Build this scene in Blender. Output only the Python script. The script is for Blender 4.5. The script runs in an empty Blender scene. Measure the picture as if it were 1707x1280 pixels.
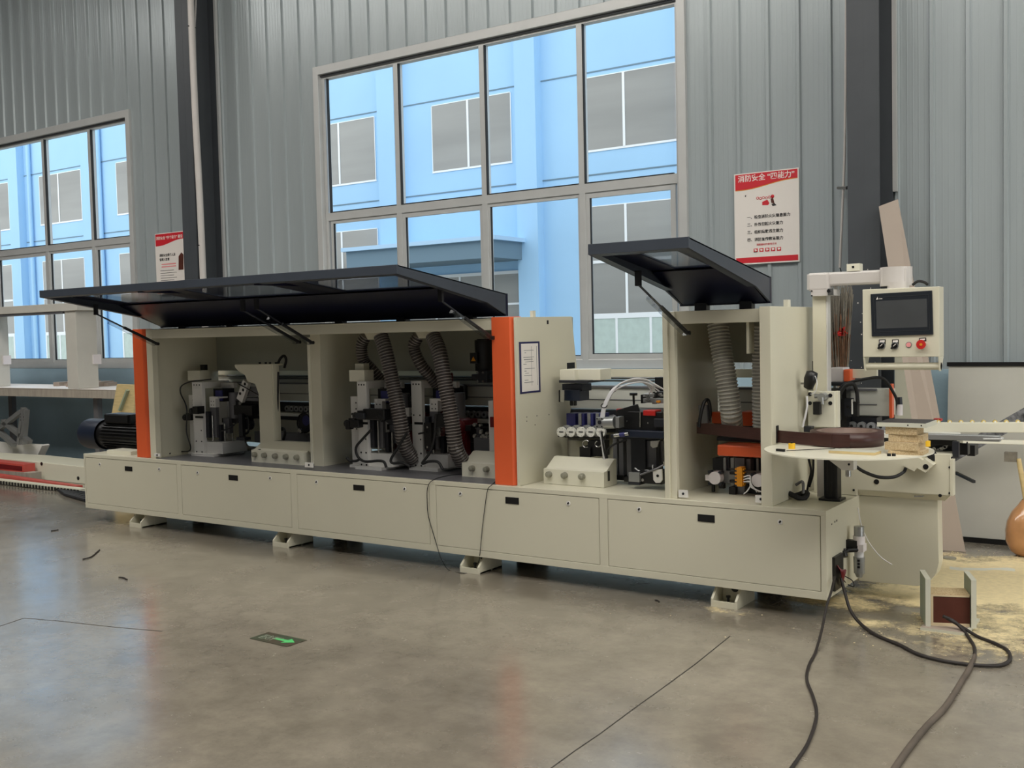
import bpy, bmesh, math, random
from mathutils import Vector, Matrix, noise
random.seed(7)
sc = bpy.context.scene
PI = math.pi
# ------------------------------------------------------------------ camera
YAW, PITCH, ROLL, FPX, EYE = .5994, -.0491, -.0233, 1746.24, Vector((0, 0, 1.5))
cy, sy, cp, sp = math.cos(YAW), math.sin(YAW), math.cos(PITCH), math.sin(PITCH)
FWD = Vector((-sy*cp, cy*cp, sp)); R0 = Vector((cy, sy, 0)); U0 = R0.cross(FWD)
RGT = R0*math.cos(ROLL)+U0*math.sin(ROLL); UPV = U0*math.cos(ROLL)-R0*math.sin(ROLL)
cam = bpy.data.cameras.new('camera'); camo = bpy.data.objects.new('camera', cam)
sc.collection.objects.link(camo); sc.camera = camo
cam.sensor_width = 36; cam.sensor_fit = 'HORIZONTAL'; cam.lens = 36*FPX/1707; cam.clip_end = 300
M4 = Matrix((RGT, UPV, -FWD)).transposed().to_4x4(); M4.translation = EYE; camo.matrix_world = M4
# ------------------------------------------------------------------ light
sc.view_settings.view_transform = 'Standard'; sc.view_settings.look = 'None'
sc.view_settings.gamma = 1; sc.view_settings.use_curve_mapping = False
sc.view_settings.exposure = 0.16
w = bpy.data.worlds.new('sky'); sc.world = w; w.use_nodes = True
nt = w.node_tree; bg = nt.nodes['Background']
skt = nt.nodes.new('ShaderNodeTexSky'); skt.sky_type = 'HOSEK_WILKIE'; skt.turbidity = 5
skt.sun_direction = Vector((.5, -.6, .62)).normalized(); skt.ground_albedo = .4
mixs = nt.nodes.new('ShaderNodeMix'); mixs.data_type = 'RGBA'; mixs.inputs[0].default_value = .72
nt.links.new(skt.outputs[0], mixs.inputs[6]); mixs.inputs[7].default_value = (.95, .98, 1, 1)
nt.links.new(mixs.outputs[2], bg.inputs[0]); bg.inputs[1].default_value = 2.3
def area(name, loc, tgt, sx, sz, power, col=(1, 1, 1)):
    l = bpy.data.lights.new(name, 'AREA'); l.shape = 'RECTANGLE'; l.size = sx; l.size_y = sz; l.energy = power; l.color = col
    o = bpy.data.objects.new(name, l); sc.collection.objects.link(o); o.location = loc
    o.rotation_euler = (Vector(tgt)-Vector(loc)).to_track_quat('-Z', 'Y').to_euler(); return o
area('added_overhead_light', (-4.0, 2.6, 7.1), (-4.0, 2.6, 0), 15, 1.2, 420, (1, .96, .89))  # unseen overhead lamp, added for steep light from above
area('added_overhead_light', (-3.0, 0, 7.1), (-3.0, 0, 0), 15, 1.2, 400, (1, .96, .89))  # another added overhead lamp, nearer the camera
area('added_overhead_light', (-13.5, 3.2, 7.1), (-13.5, 3.2, 0), 6, 1.2, 150, (1, .97, .92))  # added overhead lamp that brightens the left wall and bench
area('added_overhead_light', (4.0, 3.6, 7.1), (2.0, 4.6, 0), 4, 4, 430, (1, .96, .88))  # added overhead lamp, lifts the right-facing sides of the machine
area('door_light', (6.6, 3.6, 1.9), (-6, 5.0, .5), 4.5, 2.4, 60, (1, .95, .86))
area('far_window_light', (-5, -11.8, 5.2), (-5, 8, 3.6), 18, 1.4, 60, (.97, .98, 1))

# ------------------------------------------------------------------ helpers
def ray(px, py): return FWD+RGT*((px-853.5)/FPX)-UPV*((py-640)/FPX)
def aY(px, py, Y): d = ray(px, py); return EYE+d*(Y/d.y)
def aZ(px, py, Z=0.): d = ray(px, py); return EYE+d*((Z-1.5)/d.z)
def aX(px, py, X): d = ray(px, py); return EYE+d*(X/d.x)
def lin(c): return c/12.92 if c <= .04045 else ((c+.055)/1.055)**2.4
def rgb(r, g, b): return (lin(r/255), lin(g/255), lin(b/255), 1)
MT = {}
def mat(name, col, rough=.5, metal=0., var=.0, scale=6., bump=0., bscale=40., spec=.5, alpha=1., trans=0., coat=0., emit=0., col2=None, stretch=None):
    m = bpy.data.materials.new(name); m.use_nodes = True; n = m.node_tree.nodes; L = m.node_tree.links
    b = n['Principled BSDF']; b.inputs['Base Color'].default_value = col; b.inputs['Roughness'].default_value = rough
    b.inputs['Metallic'].default_value = metal; b.inputs['Specular IOR Level'].default_value = spec
    b.inputs['Alpha'].default_value = alpha; b.inputs['Transmission Weight'].default_value = trans; b.inputs['Coat Weight'].default_value = coat
    if emit: b.inputs['Emission Color'].default_value = col; b.inputs['Emission Strength'].default_value = emit
    tc = n.new('ShaderNodeTexCoord'); mp = n.new('ShaderNodeMapping'); L.new(tc.outputs['Object'], mp.inputs[0])
    if stretch: mp.inputs['Scale'].default_value = stretch
    no = n.new('ShaderNodeTexNoise'); no.inputs['Scale'].default_value = scale; no.inputs['Detail'].default_value = 5; L.new(mp.outputs[0], no.inputs['Vector'])
    rp = n.new('ShaderNodeValToRGB'); L.new(no.outputs['Fac'], rp.inputs[0])
    c2 = col2 or tuple(c*(1-var) for c in col[:3])+(1,)
    rp.color_ramp.elements[0].position = .35; rp.color_ramp.elements[1].position = .65
    rp.color_ramp.elements[0].color = c2; rp.color_ramp.elements[1].color = col
    L.new(rp.outputs[0], b.inputs['Base Color'])
    if bump:
        n2 = n.new('ShaderNodeTexNoise'); n2.inputs['Scale'].default_value = bscale; L.new(mp.outputs[0], n2.inputs['Vector'])
        bp = n.new('ShaderNodeBump'); bp.inputs['Strength'].default_value = bump; bp.inputs['Distance'].default_value = .01
        L.new(n2.outputs['Fac'], bp.inputs['Height']); L.new(bp.outputs[0], b.inputs['Normal'])
    MT[name] = m; return m
mat('cream', rgb(212, 208, 188), .32, var=.03, scale=2)
mat('cream_pale', rgb(226, 223, 205), .35, var=.03)
mat('hall_wall', rgb(98, 102, 104), .7, var=.05)
mat('hall_ceiling', rgb(118, 120, 120), .7, var=.05)
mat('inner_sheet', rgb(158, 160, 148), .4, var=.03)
mat('gap', rgb(40, 38, 34), .8)
mat('black', rgb(18, 18, 20), .4, var=.2)
mat('rubber', rgb(26, 26, 27), .65, var=.2)
mat('cable', rgb(42, 36, 34), .6, var=.3, scale=10)
mat('dusty_cable', rgb(98, 88, 78), .8, var=.3, scale=8)
mat('orange', rgb(226, 98, 54), .35, var=.03)
mat('navy', rgb(30, 38, 55), .38, var=.1)
mat('lid_rim', rgb(62, 68, 78), .4, var=.1)
mat('lid_dark', rgb(12, 15, 44), .35, var=.2)
mat('lid_window', rgb(40, 48, 74), .15, alpha=.78, spec=.6)
mat('white_paint', rgb(222, 220, 216), .4, var=.03)
mat('alu', rgb(170, 172, 172), .35, .7, var=.1)
mat('alu_rod', rgb(120, 122, 122), .3, .85, var=.1)
mat('beam', rgb(205, 206, 198), .35, .0, var=.06, scale=3, stretch=(1, 8, 8))
mat('steel', rgb(190, 190, 188), .22, .9, var=.1)
mat('grey_metal', rgb(118, 118, 122), .4, .4, var=.12)
mat('dark_metal', rgb(52, 54, 60), .4, .4, var=.15)
mat('roller', rgb(150, 152, 156), .5, var=.1)
mat('pad_white', rgb(232, 232, 225), .5)
mat('knob_grey', rgb(150, 148, 132), .45, var=.1)
mat('hose', rgb(205, 202, 192), .3, var=.1, scale=20, spec=.7); mat('hose_dark', rgb(160, 158, 150), .35, var=.2, scale=20, spec=.6)
mat('hose_brown', rgb(150, 142, 136), .3, var=.2, scale=16, spec=.7); mat('hose_brown_dark', rgb(62, 56, 54), .35, var=.25, scale=16, spec=.6)
mat('blue_part', rgb(48, 50, 110), .4, var=.15)
mat('red_part', rgb(190, 36, 32), .4, var=.1)
mat('dark_red', rgb(110, 20, 26), .4, var=.2)
mat('yellow', rgb(240, 190, 40), .4)
mat('pale_yellow', rgb(226, 204, 130), .45)
mat('amber_block', rgb(214, 140, 26), .45)
mat('clear_tube', rgb(235, 235, 238), .2, alpha=.85, spec=.8)
mat('white_plastic', rgb(228, 222, 224), .35)
mat('tape_brown', rgb(68, 38, 34), .42, var=.25, scale=14, stretch=(1, 1, 12))
mat('tape_edge', rgb(128, 106, 96), .5, var=.2, scale=14)
mat('screen', rgb(74, 76, 78), .18, var=.1)
mat('bezel', rgb(34, 38, 44), .3)
mat('chip', rgb(208, 188, 150), .85, scale=170, bump=.3, bscale=160, col2=rgb(176, 150, 112))
mat('chip_face', rgb(215, 196, 162), .6, var=.1)
mat('mdf', rgb(168, 154, 142), .6, var=.06, scale=3)
mat('melamine', rgb(205, 205, 190), .4, var=.05)
mat('melamine_green', rgb(150, 162, 140), .45, var=.05)
mat('wood_dark', rgb(86, 40, 28), .5, var=.2)
mat('ply', rgb(214, 192, 140), .6, var=.15, scale=9, stretch=(1, 1, 6))
mat('frame_alu', rgb(200, 201, 200), .35, .2, var=.05)
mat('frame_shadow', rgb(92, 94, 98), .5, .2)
mat('column', rgb(70, 74, 79), .45, var=.08)
mat('pvc', rgb(205, 200, 196), .35, var=.04)
mat('bldg_blue', rgb(166, 207, 240), .85, var=.06, scale=.4)
mat('bldg_pale', rgb(178, 210, 238), .85)
mat('bldg_glass', rgb(162, 161, 157), .3, var=.35, scale=.25, stretch=(.3, 1, 3))
mat('bldg_frost', rgb(190, 205, 198), .5, var=.1)
mat('bldg_frame', rgb(235, 238, 240), .6)
mat('canopy', rgb(110, 134, 150), .8)
mat('ground_out', rgb(170, 168, 160), .9, var=.1)
mat('masonry', rgb(165, 192, 208), .8, var=.12, scale=2, bump=.2)
mat('bench_wood', rgb(170, 162, 150), .7, var=.2, scale=4, stretch=(6, 1, 1))
mat('plaster', rgb(200, 198, 190), .7, var=.05)
mat('red_channel', rgb(196, 84, 74), .4, var=.1)
mat('poster_white', rgb(232, 226, 220), .45, var=.02)
mat('poster_red', rgb(205, 40, 52), .4)
mat('poster_pink', rgb(230, 150, 150), .5)
mat('ink', rgb(38, 36, 38), .6)
mat('twig', rgb(120, 86, 62), .8, var=.4, scale=30)
mat('twig_grey', rgb(130, 124, 112), .8, var=.3, scale=30)
mat('amber', rgb(206, 152, 104), .18, var=.25, scale=9, coat=.6)
mat('green_glow', rgb(84, 190, 110), .5, var=.1)
mat('sign_base', rgb(72, 62, 50), .5, col2=rgb(58, 74, 56), scale=9)
mat('sign_grey', rgb(128, 134, 118), .6)
mat('paper', rgb(222, 220, 205), .7)
mat('speck', rgb(50, 46, 42), .8)
mat('sheet_metal', rgb(196, 195, 186), .38, .15, var=.1, scale=2.2, bump=.05, bscale=3)
mat('marble', rgb(52, 52, 56), .35, col2=rgb(150, 152, 156), scale=22)
mat('sheet_cream', rgb(222, 220, 200), .4, var=.03)
mat('sheet_navy', rgb(40, 40, 84), .4)

def glassmat(name, tint, refl):
    m = bpy.data.materials.new(name); m.use_nodes = True; n = m.node_tree.nodes; L = m.node_tree.links
    n.clear(); o = n.new('ShaderNodeOutputMaterial'); t = n.new('ShaderNodeBsdfTransparent'); t.inputs[0].default_value = tint
    g = n.new('ShaderNodeBsdfGlossy'); g.inputs['Roughness'].default_value = .02
    f = n.new('ShaderNodeLayerWeight'); f.inputs[0].default_value = .15; mx = n.new('ShaderNodeMixShader')
    mu = n.new('ShaderNodeMath'); mu.operation = 'MULTIPLY'; mu.inputs[1].default_value = refl
    L.new(f.outputs['Facing'], mu.inputs[0]); L.new(mu.outputs[0], mx.inputs[0]); L.new(t.outputs[0], mx.inputs[1]); L.new(g.outputs[0], mx.inputs[2]); L.new(mx.outputs[0], o.inputs[0])
    MT[name] = m
glassmat('window_glass', (.95, .98, .98, 1), .35)
glassmat('acrylic', (.8, .82, .84, 1), .6)

def wallmat():
    m = mat('wall_metal', rgb(172, 181, 184), .28, .22, var=.07, scale=1.2, stretch=(3, 1, .4))
    n = m.node_tree.nodes; L = m.node_tree.links; b = n['Principled BSDF']
    tc = n.new('ShaderNodeTexCoord'); sep = n.new('ShaderNodeSeparateXYZ'); L.new(tc.outputs['Object'], sep.inputs[0])
    mu = n.new('ShaderNodeMath'); mu.operation = 'MULTIPLY'; mu.inputs[1].default_value = 2*PI/.04; L.new(sep.outputs[0], mu.inputs[0])
    si = n.new('ShaderNodeMath'); si.operation = 'SINE'; L.new(mu.outputs[0], si.inputs[0])
    pw = n.new('ShaderNodeMath'); pw.operation = 'MAXIMUM'; pw.inputs[1].default_value = .6; L.new(si.outputs[0], pw.inputs[0])
    no = n.new('ShaderNodeTexNoise'); no.inputs['Scale'].default_value = 3.; no.inputs['Detail'].default_value = 3
    mp = n.new('ShaderNodeMapping'); mp.inputs['Scale'].default_value = (4, 1, .6); L.new(tc.outputs['Object'], mp.inputs[0]); L.new(mp.outputs[0], no.inputs['Vector'])
    ad = n.new('ShaderNodeMath'); ad.operation = 'MULTIPLY_ADD'; ad.inputs[1].default_value = 1.2; L.new(no.outputs['Fac'], ad.inputs[0]); L.new(pw.outputs[0], ad.inputs[2])
    bp = n.new('ShaderNodeBump'); bp.inputs['Strength'].default_value = .35; bp.inputs['Distance'].default_value = .006
    L.new(ad.outputs[0], bp.inputs['Height']); L.new(bp.outputs[0], b.inputs['Normal'])
wallmat()
def floormat():
    m = bpy.data.materials.new('concrete'); m.use_nodes = True; n = m.node_tree.nodes; L = m.node_tree.links; b = n['Principled BSDF']
    tc = n.new('ShaderNodeTexCoord')
    def nz(s, d, st=(1, 1, 1), rough=.5):
        mp = n.new('ShaderNodeMapping'); mp.inputs['Scale'].default_value = st; L.new(tc.outputs['Object'], mp.inputs[0])
        x = n.new('ShaderNodeTexNoise'); x.inputs['Scale'].default_value = s; x.inputs['Detail'].default_value = d; x.inputs['Roughness'].default_value = rough; L.new(mp.outputs[0], x.inputs['Vector']); return x
    def ramp(src, p0, c0, p1, c1):
        r = n.new('ShaderNodeValToRGB'); r.color_ramp.elements[0].position = p0; r.color_ramp.elements[0].color = c0
        r.color_ramp.elements[1].position = p1; r.color_ramp.elements[1].color = c1; L.new(src, r.inputs[0]); return r
    a = ramp(nz(.9, 8, rough=.6).outputs['Fac'], .3, rgb(118, 111, 99), .7, rgb(150, 142, 128))
    c = ramp(nz(5, 8, rough=.75).outputs['Fac'], .38, (.8, .8, .8, 1), .62, (1.08, 1.08, 1.08, 1))
    mx = n.new('ShaderNodeMix'); mx.data_type = 'RGBA'; mx.blend_type = 'MULTIPLY'; mx.inputs[0].default_value = 1
    L.new(a.outputs[0], mx.inputs[6]); L.new(c.outputs[0], mx.inputs[7])
    d = ramp(nz(60, 3).outputs['Fac'], .68, (1, 1, 1, 1), .74, (.55, .52, .5, 1))
    m2 = n.new('ShaderNodeMix'); m2.data_type = 'RGBA'; m2.blend_type = 'MULTIPLY'; m2.inputs[0].default_value = .6
    L.new(mx.outputs[2], m2.inputs[6]); L.new(d.outputs[0], m2.inputs[7]); L.new(m2.outputs[2], b.inputs['Base Color'])
    r = ramp(nz(2.2, 8, rough=.7).outputs['Fac'], .3, (.13, .13, .13, 1), .7, (.34, .34, .34, 1)); L.new(r.outputs[0], b.inputs['Roughness'])
    bp = n.new('ShaderNodeBump'); bp.inputs['Strength'].default_value = .07; bp.inputs['Distance'].default_value = .01
    L.new(nz(14, 8, rough=.7).outputs['Fac'], bp.inputs['Height']); L.new(bp.outputs[0], b.inputs['Normal'])
    b.inputs['Specular IOR Level'].default_value = .9; b.inputs['Coat Weight'].default_value = .6; b.inputs['Coat Roughness'].default_value = .16
    MT['concrete'] = m
floormat()
def dustmat():
    m = mat('sawdust', rgb(240, 222, 176), .95, var=.12, scale=30)
    n = m.node_tree.nodes; L = m.node_tree.links; b = n['Principled BSDF']
    tc = n.new('ShaderNodeTexCoord'); no = n.new('ShaderNodeTexNoise'); no.inputs['Scale'].default_value = 5; no.inputs['Detail'].default_value = 9; no.inputs['Roughness'].default_value = .75
    L.new(tc.outputs['Object'], no.inputs['Vector'])
    at = n.new('ShaderNodeAttribute'); at.attribute_name = 'cover'
    ad = n.new('ShaderNodeMath'); ad.operation = 'ADD'; L.new(no.outputs['Fac'], ad.inputs[0]); L.new(at.outputs['Fac'], ad.inputs[1])
    rp = n.new('ShaderNodeValToRGB'); rp.color_ramp.elements[0].position = .66; rp.color_ramp.elements[1].position = .9
    L.new(ad.outputs[0], rp.inputs[0]); L.new(rp.outputs[0], b.inputs['Alpha'])
dustmat()

def arb(d):
    d = d.normalized(); a = Vector((0, 0, 1)) if abs(d.z) < .9 else Vector((1, 0, 0))
    u = d.cross(a).normalized(); return u, d.cross(u).normalized()
def spline(P, n=8):
    P = [Vector(p) for p in P]; out = []
    Q = [P[0]*2-P[1]]+P+[P[-1]*2-P[-2]]
    for i in range(1, len(Q)-2):
        a, b, c, d = Q[i-1:i+3]
        for k in range(n):
            t = k/n; out.append(.5*((2*b)+(c-a)*t+(2*a-5*b+4*c-d)*t*t+(3*b-a-3*c+d)*t**3))
    out.append(P[-1]); return out
class MB:
    def __init__(s, m='cream'): s.v = []; s.f = []; s.mi = []; s.sm = []; s.mats = []; s.m(m)
    def m(s, name):
        if name not in s.mats: s.mats.append(name)
        s.c = s.mats.index(name); return s
    def add(s, vs, fs, sm=False):
        o = len(s.v); s.v += [tuple(v) for v in vs]
        for f in fs: s.f.append([i+o for i in f]); s.mi.append(s.c); s.sm.append(sm)
        return s
    def box(s, x0, x1, y0, y1, z0, z1, rz=0, tilt=None, piv=None):
        x0, x1 = min(x0, x1), max(x0, x1); y0, y1 = min(y0, y1), max(y0, y1); z0, z1 = min(z0, z1), max(z0, z1)
        e = .00008*((len(s.v)//8*5) % 13); x0 -= e; x1 += e; y0 -= e; y1 += e; z1 += e; z0 -= e if z0 > .001 else 0
        vs = [Vector((x, y, z)) for x in (x0, x1) for y in (y0, y1) for z in (z0, z1)]
        if rz or tilt:
            c = Vector(piv) if piv else Vector(((x0+x1)/2, (y0+y1)/2, (z0+z1)/2))
            R = Matrix.Rotation(rz, 3, 'Z')
            if tilt: R = R @ Matrix.Rotation(tilt[1], 3, tilt[0])
            vs = [c+R@(v-c) for v in vs]
        return s.add(vs, [(0, 1, 3, 2), (4, 6, 7, 5), (0, 4, 5, 1), (2, 3, 7, 6), (0, 2, 6, 4), (1, 5, 7, 3)])
    def bar(s, a, b, w, h=None, up=None):
        a, b = Vector(a), Vector(b); h = h or w; d = (b-a).normalized()
        if up is None: u, v = arb(d)
        else: u = d.cross(Vector(up)).normalized(); v = u.cross(d).normalized()
        vs = [p+u*(i*w/2)+v*(j*h/2) for p in (a, b) for i, j in ((-1, -1), (1, -1), (1, 1), (-1, 1))]
        return s.add(vs, [(3, 2, 1, 0), (4, 5, 6, 7), (0, 1, 5, 4), (1, 2, 6, 5), (2, 3, 7, 6), (3, 0, 4, 7)])
    def cyl(s, a, b, r, r2=None, n=20, cap=True):
        a, b = Vector(a), Vector(b); r2 = r if r2 is None else r2; u, v = arb(b-a)
        vs = [p+(u*math.cos(2*PI*k/n)+v*math.sin(2*PI*k/n))*q for p, q in ((a, r), (b, r2)) for k in range(n)]
        s.add(vs, [(k, (k+1) % n, n+(k+1) % n, n+k) for k in range(n)], True)
        if cap: s.add(vs, [tuple(range(n))[::-1], tuple(range(n, 2*n))])
        return s
    def tube(s, P, r, n=10, rr=None):
        P = [Vector(p) for p in P]; u, v = arb(P[1]-P[0]); vs = []; m = len(P)
        for i, p in enumerate(P):
            d = (P[min(i+1, m-1)]-P[max(i-1, 0)])
            if d.length > 1e-9:
                d.normalize(); u = (u-d*u.dot(d)).normalized(); v = d.cross(u)
            q = rr[i] if rr else r
            vs += [p+(u*math.cos(2*PI*k/n)+v*math.sin(2*PI*k/n))*q for k in range(n)]
        s.add(vs, [(i*n+k, i*n+(k+1) % n, (i+1)*n+(k+1) % n, (i+1)*n+k) for i in range(m-1) for k in range(n)], True)
        s.add([vs[k] for k in range(n)]+vs[-n:], [tuple(range(n))[::-1], tuple(range(n, 2*n))]); return s
    def lathe(s, c, prof, ax=(0, 0, 1), n=28):
        c = Vector(c); ax = Vector(ax).normalized(); u, v = arb(ax)
        vs = [c+ax*h+(u*math.cos(2*PI*k/n)+v*math.sin(2*PI*k/n))*r for r, h in prof for k in range(n)]
        return s.add(vs, [(i*n+k, i*n+(k+1) % n, (i+1)*n+(k+1) % n, (i+1)*n+k) for i in range(len(prof)-1) for k in range(n)], True)
    def prism(s, pts, d):
        pts = [Vector(p) for p in pts]; d = Vector(d); n = len(pts); vs = pts+[p+d for p in pts]
        return s.add(vs, [tuple(range(n))[::-1], tuple(range(n, 2*n))]+[(k, (k+1) % n, n+(k+1) % n, n+k) for k in range(n)])
    def quad(s, *p): return s.add(p, [tuple(range(len(p)))])
    # box whose front face lies on plane y=Y and spans the two picture points
    def fb(s, px0, py0, px1, py1, Y, dep):
        c = ((px0+px1)/2, (py0+py1)/2)
        return s.box(aY(px0, c[1], Y).x, aY(px1, c[1], Y).x, Y, Y+dep, aY(c[0], py1, Y).z, aY(c[0], py0, Y).z)
    def fdisc(s, px, py, Y, r, dep, n=20): p = aY(px, py, Y); return s.cyl(p, p+Vector((0, dep, 0)), r, n=n)
    def build(s, name, parent=None, bevel=0., label=None, kind=None):
        me = bpy.data.meshes.new(name); off = ROOT(parent); me.from_pydata([tuple(Vector(v)-off) for v in s.v], [], s.f)
        for q in s.mats: me.materials.append(MT[q])
        me.polygons.foreach_set('material_index', s.mi); me.polygons.foreach_set('use_smooth', s.sm)
        bm = bmesh.new(); bm.from_mesh(me); bmesh.ops.recalc_face_normals(bm, faces=bm.faces); bm.to_mesh(me); bm.free()
        o = bpy.data.objects.new(name, me); sc.collection.objects.link(o)
        if parent: o.parent = parent
        if bevel:
            b = o.modifiers.new('b', 'BEVEL'); b.width = bevel; b.segments = 2; b.limit_method = 'ANGLE'; b.angle_limit = .6
        if label: o['label'] = label
        if kind: o['kind'] = kind
        return o
    # a thing that is one mesh, origin at its base
    def thing(s, name, label, cat, group=None, bevel=0., kind=None):
        n = len(s.v); c = Vector((sum(v[0] for v in s.v)/n, sum(v[1] for v in s.v)/n, min(v[2] for v in s.v)))
        s.v = [tuple(Vector(v)-c) for v in s.v]; o = s.build(name, None, bevel); o.location = c
        tag(o, label, cat, group, kind); return o
LOCS = {}
def ROOT(p):
    if p is None: return Vector((0, 0, 0))
    while p.parent: p = p.parent
    return Vector(p.location)
def tag(o, label=None, cat=None, group=None, kind=None):
    if label: o['label'] = label
    if cat: o['category'] = cat
    if group: o['group'] = group
    if kind: o['kind'] = kind
def empty(name, loc, label=None, cat=None, group=None, kind=None):
    o = bpy.data.objects.new(name, None); sc.collection.objects.link(o); o.location = loc; o.empty_display_size = .1
    tag(o, label, cat, group, kind); return o
def text(name, body, p, right, up, size, m, parent, thick=.0006, align='LEFT', bold=0., label=None):
    cu = bpy.data.curves.new(name, 'FONT'); cu.body = body; cu.size = size; cu.align_x = align; cu.extrude = thick; cu.offset = bold
    t = bpy.data.objects.new('tmp', cu); sc.collection.objects.link(t)
    me = bpy.data.meshes.new_from_object(t.evaluated_get(bpy.context.evaluated_depsgraph_get()))
    bpy.data.objects.remove(t); me.name = name
    r = Vector(right).normalized(); u = Vector(up).normalized(); nn = r.cross(u); off = ROOT(parent); p = Vector(p)
    for v in me.vertices: v.co = p+r*v.co.x+u*v.co.y+nn*v.co.z-off
    me.materials.clear(); me.materials.append(MT[m]); o = bpy.data.objects.new(name, me); sc.collection.objects.link(o); o.parent = parent
    if label: o['label'] = label
    return o

# ================================================================== SETTING
WY = 7.9
MB('concrete').box(-26, 7, -12, 8.05, -.1, 0).build('floor', kind='structure')
MB('hall_ceiling').box(-26, 7.2, -12.2, 8.2, 7.2, 7.4).build('ceiling', kind='structure')
MB('hall_wall').box(-26, 7, -12.2, -12, 0, 7.2).build('wall_front', kind='structure')
MB('hall_wall').box(7, 7.2, -12, 1.5, 0, 7.2).box(7, 7.2, 6.6, 8.2, 0, 7.2).box(7, 7.2, 1.5, 6.6, 2.9, 7.2).build('wall_right', kind='structure')
W1 = (-7.70, -3.68, 1.17, 4.18); W2 = (-14.95, -10.86, 1.17, 4.18)
def corrugated():
    b = MB('wall_metal'); x = -26.+.04; seg = []
    while x < 7:
        for dx0, y0, dx1, y1 in ((0, 0, .2, 0), (.2, 0, .208, -.02), (.208, -.02, .232, -.02), (.232, -.02, .24, 0)): seg.append((x+dx0, y0, x+dx1, y1))
        x += .24
    cuts = [W1[0], W1[1], W2[0], W2[1]]
    for x0, y0, x1, y1 in seg:
        xs = [x0]+[c for c in cuts if x0 < c < x1]+[x1]
        for a, c in zip(xs, xs[1:]):
            f = lambda q: WY+y0+(y1-y0)*(q-x0)/(x1-x0)
            mid = (a+c)/2; win = any(q[0] < mid < q[1] for q in (W1, W2))
            z0 = 4.18 if win else 1.1
            b.quad((a, f(a), z0), (c, f(c), z0), (c, f(c), 7.2), (a, f(a), 7.2))
    # outer skin
    b.box(-26, 7, WY+.1, WY+.14, 4.18, 7.2)
    for x0, x1 in ((-26, W2[0]), (W2[1], W1[0]), (W1[1], 7)): b.box(x0, x1, WY+.1, WY+.14, 1.1, 4.18)
    return b.build('wall_back', kind='structure')
corrugated()
MB('masonry').box(-26, 7, 7.87, 8.04, 0, 1.168).build('wall_lower', kind='structure')
MB('hall_wall').box(-26.2, -26, -12, 8, 0, 7.2).build('wall_left', kind='structure')
def window(nm, x0, x1, z0, z1, mull):
    w_ = empty(nm, ((x0+x1)/2, WY, z0), kind='structure')
    t = MB('frame_alu'); Y0, Y1 = WY-.035, WY+.12
    t.box(x0-.06, x1+.06, Y0, WY+.02, z1-.01, z1+.075).box(x0-.06, x0+.012, Y0, WY+.02, z0, z1).box(x1-.012, x1+.06, Y0, WY+.02, z0, z1)
    t.build('window_trim', w_, .004)
    f = MB('frame_alu'); yf = WY+.02; ye = WY+.09
    f.box(x0, x1, yf, ye, z0, z0+.08).box(x0, x1, yf, ye, z1-.05, z1).box(x0, x0+.05, yf, ye, z0, z1).box(x1-.05, x1, yf, ye, z0, z1)
    f.box(x0, x1, yf, ye, 2.69, 2.77)
    for mx in mull: f.box(mx-.03, mx+.03, yf, ye, z0, z1)
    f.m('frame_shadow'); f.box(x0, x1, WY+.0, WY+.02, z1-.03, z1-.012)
    f.build('window_frame', w_, .003)
    xs = [x0+.05]+list(mull)+[x1-.05]
    for i, (a, c) in enumerate(zip(xs, xs[1:])):
        s = MB('frame_alu'); q = .045 if i % 2 else .03; a2, c2 = a+.02, c-.02
        s.box(a2, a2+q, yf+.012, ye-.015, z0+.08, 2.69).box(c2-q, c2, yf+.012, ye-.015, z0+.08, 2.69).box(a2, c2, yf+.012, ye-.015, z0+.08, z0+.08+q).box(a2, c2, yf+.012, ye-.015, 2.69-q, 2.69)
        s.m('rubber'); s.box(a2+q, a2+q+.006, yf+.02, ye-.03, z0+.08+q, 2.69-q).box(a2+q, c2-q, yf+.02, ye-.03, z0+.08+q, z0+.086+q)
        s.build('sash', w_)
        MB('rubber').box(a+.028, a+.036, yf-.002, yf+.03, 2.77, z1-.05).box(a+.03, c-.03, yf-.002, yf+.03, 2.77, 2.778).build('seal', w_)
        MB('window_glass').quad((a2+q, yf+.03, z0+.1), (c2-q, yf+.03, z0+.1), (c2-q, yf+.03, 2.68), (a2+q, yf+.03, 2.68)).build('pane', w_)
        MB('window_glass').quad((a+.03, yf+.03, 2.77), (c-.03, yf+.03, 2.77), (c-.03, yf+.03, z1-.05), (a+.03, yf+.03, z1-.05)).build('pane', w_)
    return w_
window('window_1', *W1, (-6.70, -5.67, -4.63)); window('window_2', *W2, (-13.9, -12.68, -11.68))
# steel columns
for i, (x0, x1) in enumerate(((-9.43, -9.21), (-2.22, -2.0))):
    c = MB('column'); c.box(x0, x1, 7.5, 7.514, 0, 7.2).box(x0, x1, 7.85, 7.864, 0, 7.2).box((x0+x1)/2-.006, (x0+x1)/2+.006, 7.5, 7.86, 0, 7.2)
    c.box(x0-.05, x1+.05, 7.42, 7.9, 0, .02)
    if i:
        c.m('poster_white')
        for k in range(46):
            zz = .9+1.2*random.random()**1.5; xx = x0+.22*random.random(); q = .0015+.002*random.random()
            c.box(xx, xx+q*2, 7.4985, 7.5, zz, zz+q*2)
    c.build('column', kind='structure')
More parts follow.
